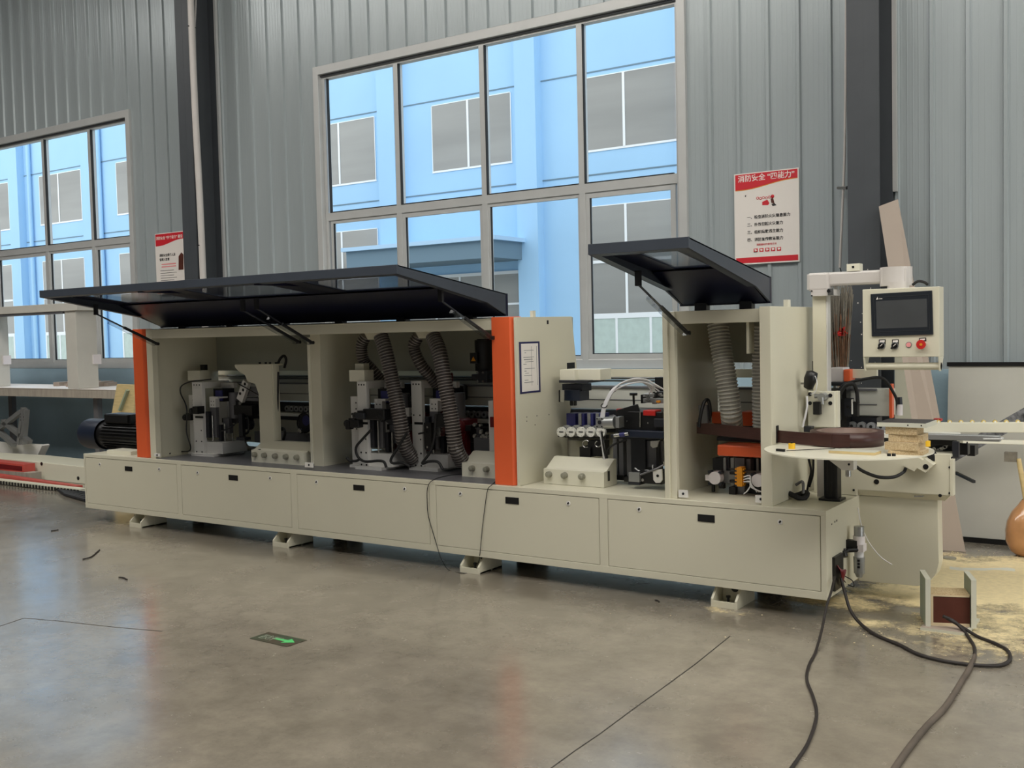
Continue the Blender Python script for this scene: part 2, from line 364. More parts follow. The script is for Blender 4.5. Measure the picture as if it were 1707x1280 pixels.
# floor joints
j = MB('speck')
def floorline(P, wd):
    P = [aZ(*p, .0008) for p in P]
    for a, b_ in zip(P, P[1:]):
        d = (b_-a).normalized(); n_ = Vector((-d.y, d.x, 0))*wd/2; j.quad(a-n_, b_-n_, b_+n_, a+n_)
floorline([(905, 1290), (960, 1250), (1000, 1223), (1055, 1182), (1100, 1150), (1160, 1106), (1217, 1060)], .0055)
floorline([(-5, 1045), (40, 1030), (100, 1035), (190, 1045), (270, 1052)], .006)
j.build('trim_1', kind='structure')
# ------------------------------------------------------------------ outside
MB('ground_out').box(-90, 60, 8.1, 90, -.35, -.3).build('ground_outside', kind='structure')
def building():
    BY = 22.; r = empty('factory_building', (-16, BY, -.3), 'pale blue three storey factory building seen through the windows', 'building')
    b = MB('bldg_blue'); b.box(-60, 12, BY, BY+9, -.3, 16)
    for k in range(-4, 11):
        cx = -14.22-4.5*k-.05; b.box(cx-.3, cx+.3, BY-.28, BY, -.3, 16)
    b.m('canopy')
    for z in (9.15, 7.62, 5.2, 4.75): b.box(-60, 12, BY-.012, BY, z, z+.03)
    b.build('wall', r)
    for k in range(-3, 9):
        x0 = -12.85-4.53*k; x1 = x0+2.5
        for z0, z1, gr in ((5.8, 7.5, 0), (10.4, 12.1, 0), (.8, 4.45, 1)):
            if gr and k == 1: continue
            f = MB('bldg_frame'); f.box(x0-.03, x1+.03, BY-.02, BY+.02, z0-.05, z0).box(x0-.02, x0, BY-.02, BY, z0, z1).box(x1, x1+.02, BY-.02, BY, z0, z1).box(x0, x1, BY-.02, BY, z1, z1+.02)
            f.box(x0+1.14, x0+1.2, BY-.03, BY, z0 if not gr else 1.8, z1)
            if gr:
                f.box(x0, x1, BY-.03, BY, 3.1, 3.17).box(x0, x1, BY-.03, BY, 1.78, 1.9)
                for q in (.0, .85, 1.75, 2.44): f.box(x0+q, x0+q+.06, BY-.03, BY, z0, 1.8)
            w2 = f.build('window', r)
            g = MB('bldg_glass'); g.box(x0, x1, BY-.015, BY-.005, z0 if not gr else 1.85, z1)
            g.build('pane', w2)
            if gr: MB('bldg_frost').box(x0, x1, BY-.016, BY-.004, z0, 1.8).build('pane', w2)
    # canopy and entrance below the second bay
    MB('bldg_pale').box(-19.3, -14.35, BY-1.6, BY, 3.72, 3.82).m('canopy').box(-19.2, -14.45, BY-1.5, BY, 3.3, 3.72).build('canopy', r)
    e = MB('bldg_glass'); e.box(-18.5, -14.6, BY-.04, BY, -.3, 3.0); e.m('bldg_frame')
    for x in (-18.5, -17.4, -16.6, -15.7, -14.65): e.box(x, x+.06, BY-.06, BY, -.3, 3.05)
    e.box(-18.5, -14.6, BY-.06, BY, 2.98, 3.06).box(-18.5, -14.6, BY-.06, BY, 2.2, 2.25); e.build('entrance', r)
    MB('bldg_blue').cyl((-31.8, BY-.1, -.3), (-31.8, BY-.1, 14), .07).cyl((-36, BY-.1, -.3), (-36, BY-.1, 14), .07).build('downpipe', r)
building()

# ================================================================== MACHINE
FY, TZ = 5.206, .566
mc = empty('edge_banding_machine', (-4.8, 5.6, 0), 'long cream and orange edge banding machine with raised dark lids', 'machine')
# base cabinet
b = MB('cream'); b.box(-7.94, -1.66, FY+.022, 6.0, .11, TZ-.001)
b.box(-7.94, -1.66, FY, FY+.025, .539, TZ).box(-7.94, -1.66, FY, FY+.025, .11, .1495).box(-7.94, -7.92, FY, FY+.025, .12, TZ)
for x0, x1 in ((-6.729, -6.679), (-5.477, -5.418), (-4.221, -4.168), (-2.971, -2.918), (-1.689, -1.66)): b.box(x0, x1, FY+.0006, FY+.025, .1495, .539)
b.m('grey_metal').box(-7.02, -3.72, FY+.03, 5.98, TZ-.002, TZ+.0015)
cab = b.build('base_cabinet', mc, .002)
doors = [(-7.92, -6.729, (166, 774), (265, 782), (208, 777.5, 220, 785)), (-6.679, -5.477, (329, 788), (450, 797), (381, 792, 396, 800.5)),
         (-5.418, -4.221, (527, 803.5), (674, 815), (589, 808.5, 607, 817.5)), (-4.168, -2.971, (767, 823), (947, 839), (842.5, 829, 864.5, 840)),
         (-2.918, -1.689, (1065, 849), (1300, 870), (1163, 858, 1191, 870))]
for x0, x1, k0, k1, h in doors:
    MB('gap').box(x0, x1, FY+.019, FY+.022, .1495, .539).build('door_gap', mc)
    d = MB('cream').box(x0+.0035, x1-.0035, FY+.001, FY+.018, .1525, .5355).build('door', mc, .0015)
    for k in (k0, k1):
        p = aY(*k, FY-.003)
        MB('white_paint').cyl(p, p+Vector((0, .006, 0)), .0135, n=20).m('black').box(p.x-.003, p.x+.0045, p.y-.001, p.y+.002, p.z-.005, p.z+.007, tilt=('Y', .6)).build('lock', d)
    MB('black').fb(*h, FY-.002, .006).build('handle', d, label='black recessed pull handle')
# feet
for x0, x1 in ((-7.337, -7.188), (-5.673, -5.515), (-3.98, -3.831), (-2.286, -2.136)):
    f = MB('cream'); y0 = FY-.01; ye = FY+.24
    f.box(x0, x1, y0, ye, 0, .012).box(x0, x1, y0, y0+.012, 0, .034)
    for x in (x0, x1-.014): f.prism([(x, y0, 0), (x, ye, 0), (x, ye, .11), (x, y0+.075, .11), (x, y0, .045)], (.014, 0, 0))
    f.box(x0, x1, y0+.13, y0+.14, 0, .11)
    f.m('black').cyl((x0+.085, y0+.1285, .083), (x0+.085, y0+.135, .083), .022)
    f.cyl((x0+.075, y0+.06, .012), (x0+.075, y0+.06, .05), .007).cyl((x0+.075, y0+.06, .046), (x0+.075, y0+.06, .056), .013, n=6)
    f.build('foot', mc, .001)
for x in (-7.25, -5.6, -3.9, -2.2):
    MB('dark_metal').box(x-.06, x+.08, 5.8, 5.98, 0, .11).build('foot', mc)
# ---------------- big hood
HZ = 1.592
def pillar(x0, x1, xc):
    p = MB('orange'); p.prism([(x0, 5.245, TZ), (x1, 5.245, TZ), (xc, 5.30, TZ), (xc-.02, 5.32, TZ), (x0, 5.32, TZ)], (0, 0, HZ+.004-TZ)); return p.build('corner_pillar', mc, .002)
pillar(-3.727, -3.594, -3.545); pillar(-7.267, -7.143, -7.095)
b = MB('cream')
b.prism([(-3.565, 5.25, TZ), (-3.565, 5.25, HZ), (-3.565, 5.9, HZ+.004), (-3.565, 5.95, 1.26), (-3.565, 5.82, .85), (-3.565, 5.8, TZ)], (.02, 0, 0))
side = b.build('side_panel', mc, .001)
h = MB('black'); 
for p in ((913, 537, 3, 5),): q = aX(p[0], p[1], -3.5448); h.box(q.x, q.x+.0006, q.y-.01, q.y+.01, q.z-.012, q.z+.012)
q0 = aX(945, 605, -3.5448); q1 = aX(958, 614, -3.5448); h.box(q0.x, q0.x+.0006, q0.y, q1.y, q1.z, q0.z)
for p in ((878, 695), (878, 702), (895, 693), (892, 708), (915, 691)): q = aX(*p, -3.5448); h.cyl(q, q+Vector((.001, 0, 0)), .004, n=8)
h.build('cutout', side)
b = MB('sheet_navy'); q0 = aX(865, 570, -3.544); q1 = aX(901, 656, -3.544); za = aX(866, 570, -3.544).z; zb = aX(870, 656.5, -3.544).z
b.box(-3.544, -3.5425, q0.y, q1.y, zb, za).m('poster_white').box(-3.5425, -3.542, q0.y+.02, q1.y-.02, zb+.012, za-.012)
dc = b.build('document_holder', side, label='white data sheet in a dark blue border')
ln = MB('hall_ceiling')
for k in range(16): ln.box(-3.542, -3.5418, q0.y+.04+(.02*random.random()), q1.y-.06-.1*random.random(), za-.04-k*.014, za-.038-k*.014)
for x in (q0.y+.07, q0.y+.13, q0.y+.19): ln.box(-3.542, -3.5418, x, x+.001, za-.27, za-.03)
ln.build('printed_lines', dc)
b = MB('cream'); b.box(-7.10, -7.03, 5.25, 5.3, TZ, HZ); b.box(-7.11, -7.09, 5.28, 5.95, TZ, HZ); b.build('side_panel', mc, .001)
MB('cream').box(-5.465, -5.37, 5.43, 5.47, TZ, HZ-.01).box(-5.39, -5.371, 5.46, 5.95, TZ, HZ-.01).build('divider', mc, .002)
MB('cream').box(-7.09, -3.6, 5.253, 5.30, 1.518, HZ-.004).box(-7.09, -3.6, 5.25, 5.95, HZ-.008, HZ-.004).build('top_beam', mc, .002)
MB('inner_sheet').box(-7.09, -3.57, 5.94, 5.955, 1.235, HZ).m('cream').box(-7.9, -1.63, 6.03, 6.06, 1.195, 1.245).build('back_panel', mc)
MB('cream_pale').box(-5.487, -5.466, 5.42, 5.44, TZ+.02, 1.50).build('edge_strip', mc)
# beam, rods, rollers
b = MB('beam'); b.box(-7.06, -1.552, 6.0, 6.12, .985, 1.135).m('grey_metal').box(-7.06, -1.62, 5.997, 6.0, 1.045, 1.05).box(-7.06, -1.62, 5.99, 6.0, 1.125, 1.137)
bm_ = b.build('pressure_beam', mc, .002)
MB('orange').box(-1.551, -1.535, 5.985, 6.03, .975, 1.165).build('beam_end_plate', mc, .002, label='orange end plate')
MB('alu_rod').cyl((-7.06, 6.02, 1.188), (-2.6, 6.02, 1.188), .008).cyl((-7.06, 6.04, 1.168), (-2.6, 6.04, 1.168), .006).build('guide_rod', mc)
MB('pad_white').box(-7.06, -1.2, 5.9, 6.1, .872, .897).m('dark_metal').box(-7.06, -1.4, 5.92, 6.1, .84, .872).build('conveyor_track', mc, .004)
MB('dark_metal').box(-7.06, -1.62, 5.99, 6.1, .9, .975).build('roller_carrier', mc)
MB('beam').box(-7.9, -3.6, 6.05, 6.06, 1.13, 1.215).build('back_rail', mc)
rol = None
def roller_at(x):
    global rol
    if rol is None:
        rol = 1
    c = Vector((x, 5.955, .927)); m = MB('roller'); m.cyl(c, c+Vector((0, .03, 0)), .0245, n=20).m('black').cyl(c-Vector((0, .001, 0)), c+Vector((0, .01, 0)), .009, n=12)
    return m.build('pressure_roller', mc)
x = -1.705
first = None
for lo, hi in ((-2.0, -1.56), (-2.52, -2.03), (-3.45, -2.57), (-4.6, -3.75), (-6.35, -5.45)):
    n_ = int((hi-lo)/.0535)
    for k in range(n_): roller_at(hi-.03-k*.0535)
# lower back frame (seen through)
MB('cream').box(-7.9, -1.7, 5.97, 5.985, TZ+.001, .60).box(-7.9, -1.7, 5.99, 6.02, .635, .84).build('back_rail', mc)

# lids
def lid(xl, xr, y0, y1, z0, z1, nwin, brk):
    """raised L-shaped lid: long leg slopes from the front edge to the bend, short leg drops to the hinges"""
    t0, t1 = .05, .09
    L_ = MB('lid_rim')
    fr = .045
    def P(x, t, u):   # t along depth 0..1, u below the top face
        return Vector((x, y0+(y1-y0)*t, z0+(z1-z0)*t-u))
    top = MB('lid_rim')
    def slab(a, c, t0_, t1_):
        top.add([P(a, t0_, 0), P(c, t0_, 0), P(c, t1_, 0), P(a, t1_, 0), P(a, t0_, .008), P(c, t0_, .008), P(c, t1_, .008), P(a, t1_, .008)], [(0, 1, 2, 3), (7, 6, 5, 4), (0, 4, 5, 1), (1, 5, 6, 2), (2, 6, 7, 3), (3, 7, 4, 0)])
    wx = (xr-xl)/nwin
    for k in range(nwin):
        a = xl+wx*k; c = a+wx; slab(a, a+.16, 0, 1); slab(c-.16, c, 0, 1); slab(a+.16, c-.16, .6, 1); slab(a+.16, c-.16, 0, .05)
    # skirts
    sk = lambda x: top.prism([P(x, 0, 0), P(x, 1, 0), P(x, 1, .135), P(x, .8, .085), P(x, 0, t0)], (.012, 0, 0))
    sk(xl); sk(xr-.012)
    top.box(xl, xr, y0, y0+.014, z0-t0, z0)
    # inner flanges
    for a, b2 in ((xl, xl+.05), (xr-.05, xr)): top.add([P(a, 0, t0), P(b2, 0, t0), P(b2, .8, .085), P(a, .8, .085)], [(0, 1, 2, 3)])
    top.add([P(xl, 0, t0), P(xr, 0, t0), P(xr, .05, t0), P(xl, .05, t0)], [(0, 1, 2, 3)])
    o = top.build('lid', mc, .001, label='dark slate raised lid')
    u = MB('lid_dark'); n = nwin; wx = (xr-xl)/n
    # dark under-sheet with window openings, then bars
    for k in range(n):
        a = xl+wx*k; c = a+wx
        u.add([P(a+.012, .0, .012), P(a+.16, .0, .012), P(a+.16, 1, .012), P(a+.012, 1, .012)], [(0, 1, 2, 3)])
        u.add([P(c-.16, .0, .012), P(c-.012, .0, .012), P(c-.012, 1, .012), P(c-.16, 1, .012)], [(0, 1, 2, 3)])
        u.add([P(a+.16, .62, .012), P(c-.16, .62, .012), P(c-.16, 1, .012), P(a+.16, 1, .012)], [(0, 1, 2, 3)])
        if k: u.box(a-.02, a+.02, y0+.02, y0+.5*(y1-y0), z0-.06, z0-.02)
    # short leg: a vertical dark wall reaching down from the middle of the lid to the hinge line
    u.add([P(xl+.02, brk, .02), P(xr-.02, brk, .02), P(xr-.02, 1, .14), P(xl+.02, 1, .14)], [(0, 1, 2, 3)])
    u.add([P(xl+.02, brk, .02), P(xl+.02, 1, .14), P(xl+.02, 1, .01)], [(0, 1, 2)])
    u.box(xl, xr, y1-.01, y1+.012, z1-.14, z1)
    u.build('lid_liner', o, label='near black navy inner sheet')
    for k in range(n):
        a = xl+wx*k+.16; c = xl+wx*(k+1)-.16
        MB('lid_window').add([P(a, .04, .01), P(c, .04, .01), P(c, .62, .01), P(a, .62, .01)], [(0, 1, 2, 3)]).build('viewing_window', o, label='tinted viewing window')
    nh = max(2, n*2)
    for k in range(nh):
        x = xl+(xr-xl)*(k+.5)/nh
        MB('black').box(x-.035, x+.035, y1-.03, y1+.02, HZ-.004, z1-.12).build('hinge', o)
    MB('alu').box(xl, xr, y1-.02, y1+.02, HZ-.003, HZ+.006).build('hinge_strip', o)
    return o
l1 = lid(-7.165, -3.75, 4.40, 5.45, 1.885, 1.745, 3, .62)
l2 = lid(-2.545, -2.02, 4.40, 5.43, 1.915, 1.765, 1, .62)
def strut(lo, a, b_):
    a, b_ = Vector(a), Vector(b_); s = MB('black'); m_ = a.lerp(b_, .45)
    s.cyl(b_, m_, .011).m('dark_metal').cyl(m_, a, .006).m('black').cyl(a-Vector((.012, 0, 0)), a+Vector((.012, 0, 0)), .009).cyl(b_-Vector((.015, 0, 0)), b_+Vector((.015, 0, 0)), .012)
    s.bar(a+Vector((0, 0, .07)), a-Vector((0, 0, .008)), .02, .03)
    o = s.build('gas_strut', mc)
    d = (b_-a).normalized(); up = Vector((0, 0, 1)); g = MB('acrylic'); m2 = a.lerp(b_, .2); e2 = a.lerp(b_, .95)
    g.bar(m2-Vector((0, 0, .018)), e2-Vector((0, 0, .018)), .03, .02, (0, 0, 1)); g.build('clear_sleeve', o, label='clear plastic sleeve')
strut(l1, aY(160, 523, 4.75), aY(262, 573, 5.24)); strut(l1, aY(405, 517, 4.8), aY(498, 570, 5.24)); strut(l1, aY(428, 514, 4.8), aY(520, 571, 5.24))
strut(l1, aY(735, 501, 4.85), aY(820, 563, 5.236)); strut(l2, aY(1064, 474, 4.8), aY(1146, 555, 5.21))
# bolts on the front edges of the pillars
# ---------------- second hood
b = MB('cream'); b.box(-2.56, -2.53, 5.22, 5.25, TZ, HZ+.006).box(-2.53, -2.495, 5.235, 5.27, TZ, HZ).box(-2.56, -2.545, 5.25, 5.93, TZ, HZ).build('side_panel', mc, .002)
b = MB('cream'); b.box(-2.005, -1.945, 5.22, 5.26, TZ, HZ+.012).box(-1.958, -1.945, 5.25, 5.93, TZ, HZ+.012)
s2 = b.build('side_panel', mc, .002)
MB('cream_pale').box(-1.975, -1.95, 5.5, 5.54, HZ, HZ+.05).box(-3.575, -3.555, 5.45, 5.48, HZ, HZ+.04).build('hinge_block', mc)
q = aX(1355, 612, -1.9445); MB('gap').box(-1.9445, -1.9435, q.y-.01, q.y+.025, q.z-.035, q.z+.035).build('cutout', s2)
q = aX(1297, 723, -1.9445); MB('black').box(-1.946, -1.94, q.y-.03, q.y+.0, q.z-.045, q.z+.045).build('slot', s2)
MB('cream').box(-2.53, -1.96, 5.25, 5.28, 1.525, HZ).box(-2.55, -1.95, 5.25, 5.93, HZ-.004, HZ+.002).build('top_beam', mc, .002)
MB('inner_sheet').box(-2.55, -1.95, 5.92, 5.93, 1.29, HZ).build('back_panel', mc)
MB('cream').box(-2.10, -2.085, 5.28, 5.35, 1.36, 1.53).build('edge_strip', mc)
# fixing tabs
for pxs in ((1131, 817, 1146, 829), (1259, 826, 1277, 838), (508, 771, 521, 779), (257, 756, 266, 761)):
    t = MB('white_paint'); t.fb(*pxs, FY+.03, .01); t.m('dark_metal').fdisc((pxs[0]+pxs[2])/2, (pxs[1]+pxs[3])/2, FY+.027, .007, .004); t.build('fixing_tab', mc)
# ---------------- consoles
def console(x0, x1, y0, knobs, side_open=True, dp=.16):
    c = MB('cream_pale'); z1 = .658; z2 = .722
    c.prism([(x0, y0, TZ), (x0, y0, z1), (x0, y0+.035, z1+.005), (x0, y0+dp*.8, z2), (x0, y0+dp, z2), (x0, y0+dp, TZ)], (x1-x0, 0, 0))
    o = c.build('air_control_console', mc, .002)
    for kx in knobs:
        k = MB('knob_grey'); p = (kx, y0, TZ+.06)
        k.lathe(p, [(.0, .03), (.012, .03), (.016, .027), (.0165, .012), (.020, .009), (.020, 0)], (0, -1, 0), 18)
        for a in range(12): 
            q = Vector(p)+Vector((math.cos(a*PI/6)*.0165, -.02, math.sin(a*PI/6)*.0165)); k.cyl(q+Vector((0, -.008, 0)), q+Vector((0, .008, 0)), .002, n=6)
        k.build('knob', o, label='grey ribbed pressure knob')
    return o
def kx(px, Y=5.405): return aY(px, 785, Y).x
c1 = console(-6.10, -5.545, 5.405, [kx(p) for p in (427, 443, 461, 479, 497)])
c2 = console(-4.13, -3.73, 5.44, [aY(p, 776, 5.44).x for p in (788, 812)])
c3 = console(-3.473, -3.048, 5.405, [kx(p) for p in (916, 942, 971)])
MB('gap').box(-3.0475, -3.046, 5.45, 5.475, .6, .66).build('cutout', c3)

# ---------------- working units
def trim_unit(px0, px1, pyt, pyb, Y, rear=True, knobs=True, big=.35):
    """upright plates, beams, slide, motor and knobs of one trimming unit; front post spans px0..px1 on plane Y"""
    x0 = aY(px0, (pyt+pyb)/2, Y).x; x1 = aY(px1, (pyt+pyb)/2, Y).x; zt = aY(px0, pyt, Y).z; w_ = x1-x0; H = zt-TZ
    u = MB('white_paint')
    u.box(x0, x1, Y, Y+.035, TZ+.02, zt)                       # front post
    u.box(x0-.03, x1+.13, Y-.01, Y+.3, TZ, TZ+.025)            # base
    u.box(x0+.01, x1+.19, Y+.03, Y+.28, TZ+.025, TZ+.115)       # lower block
    u.box(x0, x1, Y+.25, Y+.285, TZ, zt)                       # rear post
    u.box(x0+.01, x1-.005, Y, Y+.285, zt-.05, zt)              # top beam
    u.box(x1-.01, x1+.15, Y+.20, Y+.235, zt-.055, zt-.015)
    if rear:
        u.box(x0-.12, x0-.055, Y+.06, Y+.09, TZ+.02, zt-.11)
        u.box(x0-.14, x0-.04, Y+.05, Y+.14, TZ, TZ+.02)
    fr = u.build('trimming_unit', mc, .002, label='white painted unit frame')
    d = MB('black')
    for k in range(3): d.cyl((x0+w_*(.22+.28*k), Y-.001, zt-.022), (x0+w_*(.22+.28*k), Y+.002, zt-.022), .0065, n=10)
    for z in (TZ+.035, TZ+.12): 
        for q in (.25, .8): d.cyl((x0+w_*q, Y-.001, z), (x0+w_*q, Y+.002, z), .007, n=10)
    for q, z in ((.8, .62), (.8, .35), (.2, .62)): d.cyl((x0+w_*q, Y-.001, TZ+H*z), (x0+w_*q, Y+.002, TZ+H*z), .006, n=10)
    d.box(x0+w_*.25, x1+.005, Y-.003, Y+.002, TZ+H*.53-.008, TZ+H*.53+.008)
    if rear:
        for z in (.45, .52, .6, .68, .75): d.cyl((x0-.07, Y+.059, TZ+H*z), (x0-.07, Y+.062, TZ+H*z), .006, n=10)
        d.box(x0-.112, x0-.06, Y+.055, Y+.06, TZ+H*.62-.008, TZ+H*.62+.008)
    d.build('bolt_row', fr)
    g = MB('grey_metal'); g.box(x1+.02, x1+.09, Y+.06, Y+.09, TZ+.15, TZ+H*.66).box(x1+.10, x1+.17, Y+.12, Y+.16, TZ+.18, TZ+H*.5)
    g.m('dark_metal').box(x1+.0, x1+.035, Y+.03, Y+.06, TZ+H*.25, TZ+H*.6).box(x1+.09, x1+.12, Y+.08, Y+.12, TZ+.12, TZ+H*.42)
    g.m('steel').cyl((x1+.055, Y+.05, TZ+.12), (x1+.055, Y+.05, TZ+H*.55), .007).cyl((x1+.14, Y+.1, TZ+.115), (x1+.14, Y+.1, TZ+.26), .008).cyl((x1+.16, Y+.16, TZ+.115), (x1+.16, Y+.16, TZ+.3), .006)
    for k in range(5): g.m('black').cyl((x1+.018, Y+.028, TZ+H*(.29+.06*k)), (x1+.018, Y+.031, TZ+H*(.29+.06*k)), .005, n=8)
    g.build('slide', fr, label='grey slide with steel rods')
    mo = MB('black'); mo.box(x1+.02, x1+.13, Y+.1, Y+.22, zt-.16, zt-.055); mo.m('blue_part').box(x1+.055, x1+.13, Y+.09, Y+.1, zt-.15, zt-.07)
    mo.m('grey_metal').cyl((x1+.16, Y+.2, TZ+H*.5), (x1+.16, Y+.2, zt-.09), .05, n=28); mo.m('black').box(x1+.05, x1+.3, Y+.15, Y+.26, TZ+H*.44, TZ+H*.5)
    mo.m('white_paint').box(x1+.03, x1+.1, Y+.05, Y+.09, TZ+H*.66, TZ+H*.78).box(x1+.03, x1+.13, Y+.05, Y+.15, TZ+H*.78, TZ+H*.8)
    mo.m('black')
    for a in (0, 1):
        for c in (0, 1): mo.cyl((x1+.05+.03*a, Y+.049, TZ+H*(.69+.05*c)), (x1+.05+.03*a, Y+.052, TZ+H*(.69+.05*c)), .005, n=8)
    mo.build('motor', fr, label='dark trimming motor')
    if knobs:
        for kx_, kz, ky in ((x0+w_*.6, .50+.0, Y-.06), (x0-.09, .40, Y-.0)):
            k = MB('black'); p = Vector((kx_, ky, TZ+H*(kz+.13)))
            k.box(p.x, p.x+.06, p.y, p.y+.07, p.z-.03, p.z+.03); k.cyl(p+Vector((-.03, .03, -.01)), p+Vector((0, .03, -.01)), .008)
            k.lathe(p+Vector((-.03, .03, -.01)), [(0, .03), (.018, .03), (.026, .022), (.026, .008), (.012, 0)], (-1, 0, 0), 12); k.build('adjuster_knob', fr)
    return fr
ua = trim_unit(322, 338, 637, 760, 5.5); ub = trim_unit(597, 612, 636, 781, 5.43); uc = trim_unit(687, 704, 635, 784, 5.55, rear=False, knobs=False)
# extra shapes of unit one
b = MB('cream_pale'); b.fb(313, 618, 333, 634, 5.55, .1); b.m('black').fb(334, 608, 341, 618, 5.7, .03); b.build('limit_switch_box', mc)
b = MB('cream_pale'); b.fb(582, 617, 607, 636, 5.45, .1).fb(592, 606, 606, 617, 5.5, .06); b.build('limit_switch_box', mc, .002)
def cablepart(pts, r, m='rubber', name='cable', par=mc): return MB(m).tube(spline(pts, 8), r, 8).build(name, par)
cablepart([aY(352, 632, 5.5), aY(335, 634, 5.48), aY(318, 636, 5.46), aY(303, 643, 5.45), aY(301, 655, 5.45), aY(311, 680, 5.45), aY(311, 720, 5.45), aY(317, 750, 5.45), aZ(290, 752, TZ+.01), aZ(283, 756, TZ+.02)], .005)
# unit one cutter area (tilted bracket, wheel, pipes)
b = MB('white_paint'); p = aY(404, 652, 5.6); b.box(p.x-.035, p.x+.035, 5.6, 5.63, p.z-.085, p.z+.085, tilt=('Y', .5))
b.m('black')
for px, py in ((400, 656), (405, 650), (408, 640)): b.fdisc(px, py, 5.598, .012, .004)
b.m('grey_metal').fb(403, 645, 432, 660, 5.64, .08).fb(400, 663, 430, 668, 5.63, .1); b.m('black').fb(393, 668, 436, 678, 5.66, .1).fb(390, 676, 420, 692, 5.6, .1)
b.m('steel').fdisc(400, 672, 5.6, .016, .03); b.m('black').tube(spline([aY(398, 640, 5.6), aY(425, 655, 5.58), aY(436, 662, 5.55)], 6), .004)
b.m('dark_metal').fb(398, 690, 404, 730, 5.58, .03).fb(394, 729, 408, 734, 5.56, .06)
b.build('corner_rounding_head', mc)
b = MB('black'); c_ = aY(409, 707, 5.62)
b.tube([c_+Vector((.045*math.cos(a*PI/12), .0, .075*math.sin(a*PI/12))) for a in range(25)], .009); b.m('dark_metal').cyl(c_, c_+Vector((0, .05, 0)), .04, .05)
b.m('black').tube(spline([aY(365, 720, 5.55), aY(385, 712, 5.58), aY(400, 700, 5.6)], 6), .006).tube(spline([aY(406, 728, 5.56), aY(412, 742, 5.5), aY(425, 749, 5.45), aY(434, 750, 5.42)], 6), .006)
b.build('polishing_wheel', mc)
# arch panel between units
P = [(391, 608), (452, 607), (457.5, 735), (523, 738), (523, 752), (434, 748), (431, 656), (425, 640), (413, 636), (408, 625), (399, 620), (392, 613)]
pts = [aY(x, y, 5.45) for x, y in P]; b = MB('cream'); b.prism(pts, (0, .012, 0))
x0 = aY(452, 607, 5.45).x; z0 = aY(452, 607, 5.45).z; x1 = aY(457.5, 735, 5.45).x; z1 = aY(457, 735, 5.45).z
b.box(x1-.012, x1, 5.46, 5.52, z1, z0).box(aY(391, 608, 5.45).x, x1, 5.46, 5.56, z0-.012, z0).box(x1, aY(523, 738, 5.45).x, 5.46, 5.53, z1-.07, z1-.06)
arch = b.build('arch_panel', mc, .001)
b = MB('black')
for px in (438, 448, 455, 465): q = aY(px, 605, 5.55); b.cyl((q.x, 5.52, z0), (q.x, 5.52, z0+.014), .009, n=8)
b.build('bolt_row', arch)
cablepart([aY(461, 706, 5.52), aY(462, 660, 5.52), aY(461, 625, 5.52), aY(465, 602, 5.54), aY(473, 593, 5.58), aY(477, 600, 5.6), aY(474, 613, 5.6)], .010)
cablepart([aY(464, 620, 5.5), aY(463, 690, 5.5), aY(466, 706, 5.53), aY(470, 718, 5.55)], .007)
cablepart([aY(465, 734, 5.55), aY(466, 720, 5.55), aY(472, 714, 5.55), aY(475, 722, 5.55), aY(472, 735, 5.58)], .010)
b = MB('dark_metal'); c_ = aY(508, 705, 5.75); b.cyl(c_, c_+Vector((0, .08, 0)), .07, n=28); b.m('black').tube([c_+Vector((.075*math.cos(a*PI/12), -.005, .075*math.sin(a*PI/12))) for a in range(25)], .006)
b.m('grey_metal').bar(aY(500, 722, 5.72), aY(522, 742, 5.72), .05, .03); b.m('steel').fdisc(499, 719, 5.7, .02, .02); b.m('blue_part').fdisc(510, 701, 5.745, .04, .01); b.build('buffing_head', mc)
# hoses
def hose(pts, r, m):
    P = spline(pts, 26); L = sum((b_-a).length for a, b_ in zip(P, P[1:])); n = int(L/.0048); out = []; d = 0; cum = [0]
    for a, b_ in zip(P, P[1:]): cum.append(cum[-1]+(b_-a).length)
    i = 0
    for k in range(n+1):
        t = L*k/n
        while i < len(P)-2 and cum[i+1] < t: i += 1
        out.append(P[i].lerp(P[i+1], (t-cum[i])/max(1e-9, cum[i+1]-cum[i])))
    b = MB(m); b.m(m+'_dark'); b.c = 0; rr = [r*(1.0, 1.0, .9, .9)[k % 4] for k in range(n+1)]
    o = b.tube(out, r, 18, rr)
    for q in range(len(o.f)-2):
        seg = q//18; o.mi[q] = 0 if seg % 4 in (0,) else 1 if seg % 4 == 2 else 0; o.sm[q] = False
    for q in range(len(o.f)-2):
        if (q//18) % 4 != 0: o.mi[q] = 1
    return o.build('dust_hose', mc)
def plate_h(px, py, Y, r=.1):
    q = aY(px, py, Y); MB('cream_pale').prism([(q.x-r, Y, 1.52), (q.x+r, Y, 1.52), (q.x+r*.6, Y, q.z), (q.x-r*.6, Y, q.z)], (0, .05, 0)).build('hose_mount', mc)
plate_h(621, 566, 5.5, .075); plate_h(707, 564, 5.5, .075)
hose([aY(610, 560, 5.56), aY(603, 575, 5.56), aY(606, 600, 5.58), aY(622, 618, 5.62), aY(640, 640, 5.68), aY(655, 660, 5.72)], .043, 'hose_brown')
hose([aY(635, 560, 5.46), aY(644, 590, 5.44), aY(655, 640, 5.44), aY(667, 700, 5.44), aY(674, 740, 5.47), aY(690, 768, 5.56)], .052, 'hose_brown')
hose([aY(697, 560, 5.56), aY(690, 578, 5.56), aY(700, 605, 5.58), aY(715, 625, 5.64), aY(728, 640, 5.7)], .043, 'hose_brown')
hose([aY(722, 560, 5.46), aY(733, 590, 5.42), aY(742, 640, 5.4), aY(753, 700, 5.4), aY(760, 745, 5.42), aY(772, 772, 5.5)], .052, 'hose_brown')
